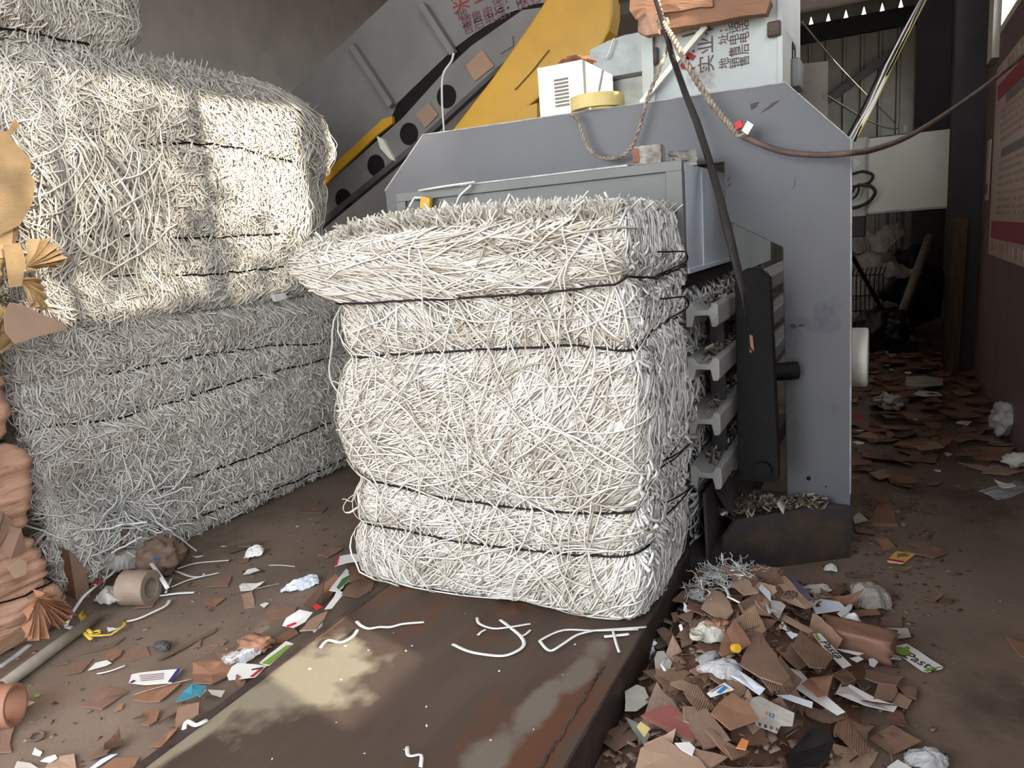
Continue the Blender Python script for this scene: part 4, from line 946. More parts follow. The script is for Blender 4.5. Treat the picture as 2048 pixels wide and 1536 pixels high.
def fan(cpx, arc, mt, root, x=-3.12, dep=.025):
    c = Vector(on('x', x-.02, *cpx)); rim = [Vector(on('x', x, *p)) for p in arc]; R = []
    for i in range(len(rim)-1):
        for k in range(3): R.append(rim[i].lerp(rim[i+1], k/3))
    R.append(rim[-1])
    vs = [c]+[p+Vector((dep*(1 if i % 2 else -1)+random.uniform(-.004, .004), 0, random.uniform(-.008, .008))) for i, p in enumerate(R)]
    mid = [c.lerp(v, .5)+Vector((.012, 0, 0)) for v in vs[1:]]; n = len(R)
    vs += mid; fs = [(0, n+1+i, n+2+i) for i in range(n-1)]+[(n+1+i, 1+i, 2+i, n+2+i) for i in range(n-1)]
    m = MB(); m.add(vs, fs); o = m.build('pleated_flap', mt, root); s = o.modifiers.new('s', 'SOLIDIFY'); s.thickness = .004; return o
fan((52, 535), ((60,480),(95,478),(118,495),(126,515),(120,532),(90,535),(60,545)), m_flap, c2r)
fan((40, 560), ((60,552),(80,558),(90,585),(94,615),(80,620),(58,610)), m_flap, c2r)
m = MB(); m.prism(px_poly('x', -3.10, ((20,605),(40,608),(128,648),(132,660),(80,672),(30,688),(12,665),(8,630))), (-.005, 0, 0)); m.build('flat_flap', CARD[1], c2r)
m = MB(); m.prism(px_poly('x', -3.11, ((0,262),(16,262),(30,236),(40,250),(20,275),(45,300),(62,320),(60,345),(70,365),(64,410),(40,450),(0,470))), (-.006, 0, 0)); m.build('torn_sheet', m_flap, c2r)
m = MB(); m.prism(px_poly('x', -3.11, ((8,490),(40,485),(52,520),(44,572),(20,575))), (-.006, 0, 0)); m.build('torn_sheet', m_flap, c2r)
fan((70, 1195), ((72,1180),(105,1185),(135,1205),(147,1225),(135,1242),(112,1255),(100,1230),(92,1275),(60,1280),(48,1270),(50,1220)), m_flapb, c1r, x=-3.08, dep=.02)
m = MB(); m.prism(px_poly('x', -3.10, ((15,1135),(40,1118),(54,1125),(52,1150),(30,1157))), (-.006, 0, 0)); m.build('flat_flap', CARD[1], c1r)
# light scrap stuck on the white bale
m = MB(); m.prism(px_poly('x', -3.40, ((541,590),(562,586),(568,597),(546,603))), (.03, 0, 0))
tag(m.build('white_foam_scrap', m_paper), 'small bright white scrap stuck at the base of the sunlit bale', 'scrap')
# ================================================================== ramp and everything lying about
rp = empty('steel_ramp', (-1.27, 1.5, 0), 'worn brown steel ramp plate leading under the white bale', 'ramp')
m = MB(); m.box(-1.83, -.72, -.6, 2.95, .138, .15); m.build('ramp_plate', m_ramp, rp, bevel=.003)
add_lit_patches(m_ramp, [(-.40, .10, .20, .24), (-.53, -.22, .045, .3)], (164, 156, 138))  # paints the sunlit patch into the plate colour
add_lit_patches(m_ramp, [(.44, .46, .05, .16), (.38, .22, .05, .16), (.34, .0, .06, .12)], (124, 115, 106))  # paints sky reflection on the polished right part
m = MB(); m.box(-1.835, -1.80, -.6, 2.95, .0, .154); m.box(-.735, -.715, -.6, 2.95, .0, .148); m.build('edge_rail', m_rampedge, rp, bevel=.004)
m = MB(); m.box(-1.79, -.75, -.5, 2.9, .0, .03); m.build('under_frame', m_black, rp)
m = MB()
for k in range(150):
    y = -.4+k*.016+random.uniform(-.004, .004)
    if y < 2.1: m.obox((-.775+random.uniform(-.004, .004), y, .151), (.004, 0, 0), (0, .007, 0), (0, 0, random.uniform(.001, .003)))
m.build('weld_seam', m_rampedge, rp)

m_sackp = mat('brown sack paper', (132,98,80), (118,88,72), 4, .6, 0, .3, 12)
def sstep(a, b, x): t = max(0, min(1, (x-a)/(b-a))); return t*t*(3-2*t)
def hz(x, y):
    h = .13*math.exp(-((x+.40)/.25)**2)*sstep(.7, 1.2, y)*(1-sstep(2.75, 3.05, y))
    h += .05*math.exp(-((x+.55)/.15)**2-((y-2.6)/.3)**2)
    return h if x > -.715 else 0
def at_heap(x, y):
    z = .08
    for _ in range(8): p = on('z', z, x, y); z = .5*z+.5*hz(p[0], p[1])
    return p
CARDN = 0
def card(name, pix, mt, label=None, cat='cardboard', group=None, tilt=.0, lift=.004, th=.004, zf=None, dirn=None, bend=0.0, curl=0.0):
    """flat torn piece lying where the photograph shows it: its corners are met by the plane it lies in"""
    global CARDN; CARDN += 1
    cx = sum(p[0] for p in pix)/len(pix); cy_ = sum(p[1] for p in pix)/len(pix)
    c = Vector(zf(cx, cy_)) if zf else Vector(on('z', 0, cx, cy_))
    a = random.uniform(0, 2*pi) if dirn is None else dirn
    n = Vector((tilt*math.cos(a), tilt*math.sin(a), 1)).normalized()
    c.z += lift
    pts = [Vector(on_plane(c, n, *p)) for p in pix]
    R = max((p-c).length for p in pts)
    low = min(p.z for p in pts)
    g = min(hz(p.x, p.y) for p in pts)*.6
    if low < g+.003: 
        up = g+.003-low; c.z += up; pts = [Vector(on_plane(c, n, *p)) for p in pix]
    mid = sum(pts, Vector())/len(pts); vs = []; N = len(pts)
    # edge midpoints give a slightly torn outline
    ring = []
    for i in range(N):
        p, q = pts[i], pts[(i+1) % N]; ring.append(p); L = (q-p).length
        ns = max(1, int(L/.05))
        for k in range(1, ns): ring.append(p.lerp(q, k/ns)+Vector((random.uniform(-1, 1), random.uniform(-1, 1), 0))*min(.006, L*.03))
    bx_ = Vector((math.cos(a+1), math.sin(a+1), 0))
    def shape(p):
        d = (p-mid).dot(bx_); return p+n*(bend*d*d/max(R, .01)*2+curl*max(0, d)**2/max(R, .01))
    ring = [shape(p) for p in ring]; inner = [shape(mid.lerp(p, .5)) for p in ring]
    K = len(ring); vs = [mid]+inner+ring; dn = -n*th; vs += [p+dn for p in vs]; o = 2*K+1
    nrm = (ring[0]-mid).cross(ring[K//3]-mid)
    fl = []
    for i in range(K):
        j = (i+1) % K
        fl += [(0, 1+i, 1+j), (1+i, K+1+i, K+1+j, 1+j), (o, o+1+j, o+1+i), (o+1+j, o+K+1+j, o+K+1+i, o+1+i), (K+1+i, o+K+1+i, o+K+1+j, K+1+j)]
    area = sum(((ring[i]-mid).cross(ring[(i+1) % K]-mid)).z for i in range(K))
    if area < 0: fl = [f[::-1] for f in fl]
    m = MB(); m.add(vs, fl); ob = m.build(name, mt)
    if label: tag(ob, label, cat, group)
    return ob, c, n
def decal(parent, c, n, pix, mt, name='print', off=.0015, bend=0):
    cc = Vector(c)+Vector(n)*off; pts = [Vector(on_plane(cc, n, *p)) for p in pix]
    if sum(((pts[i]-pts[0]).cross(pts[(i+1) % len(pts)]-pts[0])).z for i in range(len(pts))) < 0: pts = pts[::-1]
    m = MB(); m.prism([tuple(p) for p in pts], tuple(Vector(n)*.0012)); return m.build(name, mt, parent)
A7 = lambda *ps: [(x*.3814, 950+y*.3814) for x, y in ps]
A8 = lambda *ps: [(1250+x*.3896, 950+y*.3896) for x, y in ps]
A9 = lambda *ps: [(1250+x*.1953, 1050+y*.1953) for x, y in ps]      # close view of the heap by the bale
A10 = lambda *ps: [(1600+x*.1953, 1100+y*.1953) for x, y in ps]     # right of the heap
A11 = lambda *ps: [(1150+x*.2441, 1300+y*.2441) for x, y in ps]     # lower heap
C = CARD
# ---- left floor, cardboard
G1 = 'cardboard scraps on the floor left of the ramp'
for i, (ps, mt, lb_) in enumerate([
 (((1030,990),(1130,930),(1250,925),(1240,975),(1100,1000)), C[0], 'brown cardboard piece tucked under the biggest square by the ramp'),
 (((1015,1000),(1240,975),(1190,1060),(1115,1110),(1015,1090)), C[3], 'biggest squarish brown cardboard piece beside the left ramp edge'),
 (((425,1205),(545,1110),(675,1125),(535,1225)), C[0], 'dull brown cardboard lozenge lying alone on the left floor'),
 (((700,1185),(790,1100),(950,1100),(840,1190)), C[3], 'brown cardboard piece just below the white striped card'),
 (((630,965),(690,905),(765,895),(785,940),(700,970)), C[0], 'five-sided cardboard piece left of the white striped card'),
 (((545,960),(590,915),(645,915),(630,945),(590,975)), C[3], 'small warm brown cardboard piece with a folded corner'),
 (((340,1045),(380,985),(490,965),(430,1030)), C[0], 'brown cardboard piece left of the small white torn paper'),
 (((270,990),(350,970),(360,980),(285,1000)), C[2], 'thin brown cardboard sliver near the long grey tube'),
 (((820,965),(1140,800),(1130,820),(830,975)), C[2], 'long narrow strip of cardboard on the left floor'),
 (((415,945),(590,880),(660,850),(600,895)), C[2], 'dusty strip of cardboard lying below the yellow strap'),
 (((990,905),(1055,860),(1050,895)), C[0], 'small cardboard triangle against the long narrow strip'),
 (((1080,585),(1160,530),(1215,530),(1195,580)), C[0], 'cardboard quadrilateral near the white bale foot'),
 (((1265,625),(1320,610),(1335,690),(1280,697)), C[1], 'upright tan rectangle of cardboard below a white scrap'),
 (((1070,650),(1185,645),(1130,685),(1070,670)), C[3], 'small torn cardboard with a raised left edge'),
 (((1165,380),(1340,345),(1405,345),(1200,410)), C[2], 'thin dusty cardboard strip along the white bale'),
 (((1550,160),(1720,165),(1690,200),(1580,195)), C[2], 'crumpled dull cardboard at the far end of the left floor'),
 (((1665,420),(1740,375),(1800,385),(1720,430)), C[0], 'cardboard parallelogram left of the pink-edged white card'),
 (((1255,455),(1310,430),(1300,455)), C[3], 'tiny brown triangle of cardboard near a white paper ball'),
 (((1390,715),(1440,690),(1560,690),(1530,745),(1420,755)), C[0], 'curved brown cardboard piece left of the red print'),
 (((1410,880),(1540,795),(1565,830),(1480,880)), C[3], 'brown cardboard flap above the green striped carton'),
 (((740,1305),(760,1240),(840,1230),(820,1290),(780,1315)), C[3], 'warm brown square of cardboard left of the ridged piece'),
 (((785,1430),(890,1350),(945,1330),(850,1430)), C[3], 'brown cardboard flap leaning on the ramp edge, below the ridged piece'),
 (((530,1536),(600,1480),(730,1480),(700,1536)), C[3], 'cardboard piece at the bottom of the picture by the pale blue strip'),
 (((0,1290),(75,1275),(60,1450),(0,1455)), C[0], 'cardboard panel at the left picture edge below the brown tube'),
 (((240,1536),(270,1480),(390,1465),(400,1536)), C[1], 'tan cardboard piece at the bottom left of the picture'),
 (((1100,895),(1150,860),(1190,870),(1170,890)), C[0], 'little cardboard piece right of the long narrow strip'),
 (((700,700),(760,650),(820,650),(800,690)), C[0], 'brown cardboard scrap right of the white plastic bag'),
 (((420,450),(520,400),(560,470),(470,520)), C[2], 'dull cardboard piece behind the standing brown box'),
]):
    card('cardboard_piece', A7(*ps), mt, lb_, tilt=random.uniform(.0, .05), lift=.006+.002*(i % 3), bend=random.uniform(-.06, .1))
o, c, n = card('ridged_cardboard', A7((920,1330),(930,1220),(1045,1190),(1040,1250)), C[5], 'dark ridged cardboard piece propped against the left ramp edge', tilt=.5, dirn=-2.2, lift=.05)
card('cardboard_piece', A7((830,1300),(890,1210),(1000,1195),(890,1260)), C[2], 'dull cardboard piece behind the dark ridged piece', tilt=.1, lift=.02)
card('cardboard_piece', A7((1570,815),(1640,745),(1720,710),(1660,810)), C[1], 'bright tan cardboard panel resting against the ramp edge', tilt=.2, dirn=2.4, lift=.05)
card('fluted_flap', A7((1790,625),(1820,580),(1900,545),(1960,560),(1950,600),(1870,640)), C[5], 'fan of fluted cardboard at the bottom left corner of the white bale', tilt=.2, lift=.09)
card('fluted_flap', A7((1835,560),(1840,480),(1900,455),(1895,540)), C[3], 'warm cardboard flap pressed against the left foot of the white bale', tilt=.3, lift=.08)
card('cardboard_piece', A7((1590,680),(1640,620),(1700,560),(1690,620),(1640,700)), C[4], 'dark folded cardboard between the blue bag and red print', tilt=.4, lift=.05)
card('cardboard_piece', A7((1690,680),(1760,600),(1800,560),(1760,520),(1700,570)), C[3], 'brown cardboard behind the dark green printed carton', tilt=.2, lift=.04)
# ---- left floor, paper and print
def w7(name, ps, mt, lb_, cat='paper', **k): return card(name, A7(*ps), mt, lb_, cat, th=.0015, **k)
o, c, n = w7('printed_card', ((675,1090),(690,1045),(740,1035),(955,1015),(900,1090),(760,1100)), m_paper, 'white printed card with navy stripe on the left floor', tilt=.03, lift=.02)
decal(o, c, n, A7((880,1085),(930,1017),(950,1016),(905,1088)), m_navy); decal(o, c, n, A7((678,1090),(700,1075),(712,1080),(690,1092)), m_navy)
for k in range(4): decal(o, c, n, A7((730+k*3,1052+k*9),(860,1040+k*9),(860,1042+k*9),(730+k*3,1054+k*9)), m_inkp)
o, c, n = w7('carton_label', ((1190,1050),(1215,1005),(1245,985),(1400,1000),(1340,1060),(1200,1075)), m_paper, 'white carton label with a red line beside the ramp', tilt=.06, lift=.035, cat='label')
decal(o, c, n, A7((1310,1058),(1365,1015),(1378,1016),(1325,1060)), m_red); decal(o, c, n, A7((1320,1018),(1380,1008),(1378,1014),(1318,1024)), m_ink)
o, c, n = w7('carton_flap', ((1360,985),(1500,870),(1540,885),(1410,1000)), m_paper, 'white carton flap with a green diagonal stripe by the ramp', tilt=.15, dirn=2.4, lift=.06, cat='carton')
decal(o, c, n, A7((1372,988),(1440,940),(1500,895),(1530,892),(1408,995)), m_green)
o, c, n = w7('carton_flap', ((1725,605),(1760,560),(1815,490),(1840,540),(1770,612)), m_paper, 'white carton flap with dark green print near the bale foot', tilt=.2, dirn=2.4, lift=.08, cat='carton')
decal(o, c, n, A7((1765,590),(1795,545),(1832,525),(1834,545),(1775,600)), m_dgreen)
o, c, n = w7('carton_flap', ((1755,480),(1780,425),(1850,412),(1895,420),(1890,450),(1820,460)), m_paper, 'white card with a pink edge left of the white bale', tilt=.1, lift=.05, cat='carton')
decal(o, c, n, A7((1756,478),(1770,430),(1780,428),(1766,476)), m_red)
o, c, n = w7('carton_flap', ((1700,705),(1750,640),(1770,600),(1805,620),(1740,700)), m_paper, 'plain white card standing between brown pieces by the ramp', tilt=.25, lift=.08, cat='carton')
o, c, n = w7('carton_flap', ((1480,790),(1500,750),(1570,705),(1640,720),(1600,770),(1540,800)), m_paper, 'white card with red lettering edge left of the tan panel', tilt=.12, lift=.05, cat='carton')
decal(o, c, n, A7((1500,790),(1550,772),(1556,780),(1510,798)), m_red)
w7('red_wrapper', ((1640,690),(1660,672),(1690,690),(1660,710)), m_red, 'small bright red wrapper scrap by the ramp', tilt=.3, lift=.09)
w7('paper_scrap', ((1640,820),(1690,760),(1690,790),(1650,825)), m_paper, 'white paper edge tucked below the tan panel', tilt=.1, lift=.05)
o, c, n = w7('teal_wrapper', ((920,1190),(960,1145),(1010,1115),(1085,1110),(1060,1170),(990,1185)), m_teal, 'teal and white crumpled wrapper beside the ramp', tilt=.15, lift=.03, bend=.3)
decal(o, c, n, A7((1020,1150),(1075,1115),(1082,1130),(1050,1165)), m_paper)
w7('paper_scrap', ((1090,1125),(1180,1130),(1160,1165),(1110,1150)), m_dirty, 'dirty pale paper next to the teal wrapper', tilt=.2, lift=.04)
w7('paper_scrap', ((1275,520),(1300,500),(1340,490),(1362,500),(1310,530)), m_paper, 'white torn paper with a trailing tail on the left floor', lift=.008, bend=.2)
w7('paper_scrap', ((1255,590),(1270,575),(1345,568),(1390,565),(1370,580),(1320,605),(1262,612)), m_paper, 'white ragged paper above the upright tan rectangle', lift=.01, bend=.1)
w7('paper_scrap', ((1362,680),(1390,668),(1412,672),(1385,695)), m_paper, 'small white diamond of paper on the left floor', lift=.008)
w7('paper_scrap', ((460,1025),(500,985),(560,970),(585,985),(555,1000)), m_paper, 'torn white paper left of the striped card', lift=.012, tilt=.05)
w7('paper_scrap', ((210,1500),(240,1480),(290,1465),(300,1485),(265,1508)), m_paperb, 'bluish white folded paper at the bottom left', lift=.01)
w7('paper_strip', ((470,1536),(530,1490),(580,1465),(616,1462),(500,1536)), m_paperb, 'pale blue paper strip at the bottom picture edge', lift=.01)
w7('paper_scrap', ((75,1536),(90,1500),(160,1510),(200,1536)), m_dirty, 'creamy torn paper at the bottom left corner', lift=.01)
w7('paper_strip', ((100,1230),(130,1180),(182,1190),(140,1215)), m_dirty, 'pale paper sheaf sticking out behind the brown tube', lift=.02, tilt=.1)
w7('leaf_scrap', ((175,1165),(185,1148),(215,1147),(205,1160)), m_green, 'tiny bright green scrap near the brown tube', lift=.006)
def cr7(name, p, size, mt, seed, label, cat='bag', amp=.55, z=0, group=None):
    c = on('z', z, *A7(p)[0])
    o = crumple(name, c, size, mt, seed, amp, 4, fold=2.6) if mt in CARD or mt is m_convdark else crsheet(name, c, size, mt, seed, .7, size[2]/size[0]*1.3, 20, seed)
    return tag(o, label, cat, group)
cr7('paper_ball', (1335,425), (.05,.05,.03), m_paper, 21, 'crumpled white paper ball near the white bale foot', 'paper')
cr7('plastic_bag', (625,685), (.095,.07,.055), m_bag, 22, 'grey white crumpled plastic bag on the left floor')
cr7('blue_bag', (1575,592), (.09,.035,.014), m_paperb, 23, 'blue and white crumpled bag by the brown flaps')
cr7('orange_lump', (1345,925), (.085,.06,.03), C[3], 24, 'reddish brown crumpled cardboard lump by the green stripe flap', 'cardboard')
cr7('grey_wrapper', (855,915), (.045,.03,.016), m_convdark, 25, 'dark grey crumpled wrapper beside the long strip', 'wrapper')
cr7('pale_wrapper', (1275,970), (.08,.06,.03), m_film, 26, 'clear crumpled wrapper above the white carton label', 'wrapper')
# standing box, grey tube, brown tube, long tube
bxr = empty('cardboard_box', on('z', 0, *A7((340,600))[0]), 'open brown cardboard box lying between the cardboard bale and white bale', 'box')
p0, p1 = Vector(on('z', 0, *A7((240,585))[0])), Vector(on('z', 0, *A7((400,655))[0])); p2 = Vector(on('z', 0, *A7((475,640))[0]))
h = Vector((0, 0, .25)); t_ = Vector((0, 0, 0))
m = MB(); m.prism([p0, p1, p1+h+Vector((.02,0,0)), p0+h], (-.006, .004, 0)); m.build('front_panel', C[3], bxr)
m = MB(); m.prism([p1, p2, p2+h*.55, p1+h+Vector((.02,0,0))], (-.004, .006, 0)); m.build('side_panel', C[0], bxr)
m = MB(); q0 = p0+Vector((-.12,.3,0)); q1 = p1+Vector((-.12,.3,0)); m.prism([q0, q1, q1+h*.8, q0+h*.9], (-.004, .006, 0)); m.build('back_panel', C[2], bxr)
a = Vector(on('z', .08, *A7((655,590))[0])); c_ = Vector(on('z', .08, *A7((795,590))[0]))
m = MB(); m.hollow(a, c_, .08, .045, 30); tag(m.build('plastic_tube_roll', m_gtube, smooth=False, bevel=.004), 'dirty beige hollow roll lying on the left floor', 'roll')
a = Vector(on('z', .07, *A7((-90,1225))[0])); c_ = Vector(on('z', .07, *A7((85,1205))[0]))
m = MB(); m.hollow(a, c_, .072, .06, 28); tag(m.build('cardboard_tube', m_tube, smooth=False, bevel=.003), 'brown cardboard tube end at the left picture edge', 'tube')
a = Vector(on('z', .025, *A7((15,1105))[0])); c_ = Vector(on('z', .03, *A7((510,740))[0]))
m = MB(); m.hollow(a, c_, .024, .018, 16); tag(m.build('long_tube', m_pole, smooth=True), 'long thin grey tube lying on the left floor', 'tube')
cr7('grey_sheet', (685,500), (.16,.13,.10), m_bag, 33, 'torn greyish sheet heaped behind the beige roll', 'sheet', .7)
cr7('brown_heap', (560,480), (.2,.2,.13), C[2], 34, 'crushed brown cardboard heap between box and grey sheet', 'cardboard', .7)
cr7('brown_heap', (860,520), (.11,.13,.10), C[2], 35, 'dark crushed cardboard right of the torn greyish sheet', 'cardboard', .45)
w7('red_wrapper', ((480,570),(500,540),(545,545),(530,575)), m_redink, 'dull red scrap in front of the crushed brown heap', lift=.04, tilt=.4)
w7('blue_wrapper', ((798,440),(820,428),(838,440),(820,455)), m_blue, 'little blue scrap on the heap by the white bale', lift=.10, tilt=.4)
# ---- strips lying about: each one its own thing
def strip_on(pix, z, lbl, r=.006, mt=None, flat=.35, name='plastic_strip', cat='strip', group='white strips lying loose on the floor and ramp', lift=0):
    P = [Vector(on('z', z, *p)) for p in pix]; n = len(P); out = []
    for i in range(n-1):
        for k in range(4):
            u = k/4; a, b_, c_, d = P[max(i-1,0)], P[i], P[i+1], P[min(i+2,n-1)]
            out.append(.5*((2*b_)+(c_-a)*u+(2*a-5*b_+4*c_-d)*u*u+(3*b_-a-3*c_+d)*u**3)+Vector((0, 0, r*.5+lift*math.sin(pi*(i+u)/(n-1)))))
    out.append(P[-1]+Vector((0,0,r*.5)))
    m = MB(); m.tube(out, r, 6, flat=flat); return tag(m.build(name, mt or m_stripw, smooth=True), lbl, cat, group)
R8 = lambda *ps: [(680+x*.3174, 1100+y*.3174) for x, y in ps]
strip_on(R8((105,455),(130,480),(180,500),(250,490),(320,490),(400,470),(530,460)), .152, 'white strip lying level near the left of the ramp plate', .007)
strip_on(A7((1680,910),(1720,880),(1790,895),(1850,860),(1875,815)), .152, 'kinked white strip on the left ramp edge', .006, lift=.01)
strip_on(R8((710,598),(800,640),(900,662),(1030,672),(1120,640),(1160,600),(1140,550),(1070,490),(1010,445)), .152, 'long hook shaped white strip on the middle of the ramp', .007)
strip_on(R8((865,430),(880,480),(970,515),(1080,500),(1200,470)), .152, 'white strip bent in a corner just under the bale', .006, lift=.01)
strip_on(R8((870,540),(890,520),(918,505)), .152, 'short white strip beside the hook shaped strip', .005)
strip_on(R8((1930,490),(1650,512),(1590,520),(1490,550),(1400,610),(1325,650),(1270,600),(1275,575),(1410,515),(1600,515),(1880,505)), .152, 'long looped white strip at the right end of the bale foot', .006, lift=.006)
strip_on(R8((1665,552),(1740,545),(1822,536)), .152, 'flat white strip end near the right ramp edge', .008)
strip_on(R8((1720,515),(1740,590),(1760,648)), .156, 'white strip crossing the flat strip end near the right edge', .005)
strip_on(R8((425,1245),(430,1310),(450,1335),(515,1320),(510,1374)), .152, 'zigzag white strip at the bottom of the ramp', .006, lift=.015)
strip_on(R8((1145,545),(1170,535),(1200,508)), .152, 'tiny curled white strip below the bale', .005)
strip_on(A7((965,1340),(985,1310),(1030,1330),(1090,1290)), .15, 'white strip curled over the left ramp edge', .007, lift=.01)
strip_on(A7((345,795),(430,700),(500,650),(620,530),(650,390)), .03, 'long white strapping band leaning across the left floor', .009, lift=.05)
strip_on(A7((350,800),(400,815),(440,820)), .01, 'white end of strapping band by the yellow strap', .012)
strip_on(A7((650,775),(720,760),(800,725),(870,690),(890,660)), .01, 'bowed white strip below the grey plastic bag', .009)
strip_on(A7((730,400),(790,490),(840,560),(880,600)), .06, 'dirty white band slanting in front of the beige roll', .011, lift=.04)
strip_on(A7((820,640),(930,625),(1020,620)), .01, 'pair of pale strips right of the beige roll', .009)
strip_on(A7((900,590),(1000,550),(1150,515)), .008, 'long pale strip right of the beige roll', .006)
strip_on(A7((920,505),(1000,535),(1060,535),(1070,520)), .012, 'looped white strip at the foot of the white stack', .007)
strip_on(A7((930,495),(1030,465),(1200,450)), .01, 'grey strip running along the foot of the white stack', .006)
strip_on(A7((1160,375),(1230,380),(1310,375)), .008, 'pale strip on the floor near the white bale corner', .005)
strip_on(A7((1410,475),(1480,475),(1545,482)), .008, 'thin pale strip trailing from the torn white paper', .004)
strip_on(A7((1340,600),(1400,585),(1465,572)), .008, 'brown straw like strip on the left floor', .005, m_rope)
strip_on(A7((700,1155),(850,1110),(1010,1070)), .012, 'thin cream strip above the brown piece at left', .004, m_rope)
strip_on(A7((510,1045),(580,1030),(660,1000)), .01, 'thin white strip left of the striped card', .005)
strip_on(A7((900,545),(880,590),(870,620)), .02, 'short strip at the end of the beige roll', .006)
strip_on(A7((0,1015),(80,960),(155,900)), .02, 'white film strip at the base of the brown cardboard bale', .014, m_film, .5)
for i, ps in enumerate((((440,700),(420,730),(450,800),(480,830)), ((445,830),(500,840),(560,840),(650,790)), ((430,720),(450,760),(440,820),(480,860)))):
    pass
m = MB()
for ps in (((440,700),(420,735),(450,800),(480,830)), ((440,830),(500,842),(580,838),(650,790),(655,760)), ((430,715),(455,760),(440,825),(480,862)), ((470,825),(520,815),(525,830),(470,840))):
    P = [Vector(on('z', .012+.012*(k % 2), *p)) for k, p in enumerate(A7(*ps))]; m.tube(P, .009, 6, flat=.35)
tag(m.build('yellow_strap', m_ystrap, smooth=True), 'knotted yellow strapping band on the left floor', 'strap')
m = MB(); pr_ = A7((152,1390),(170,1360),(210,1345),(234,1355),(225,1380),(185,1393),(155,1390)); m.tube([Vector(on('z', .006, *p)) for p in pr_], .004, 6)
tag(m.build('wire_ring', m_cable, smooth=True), 'thin bent wire ring on the bare left floor', 'ring')

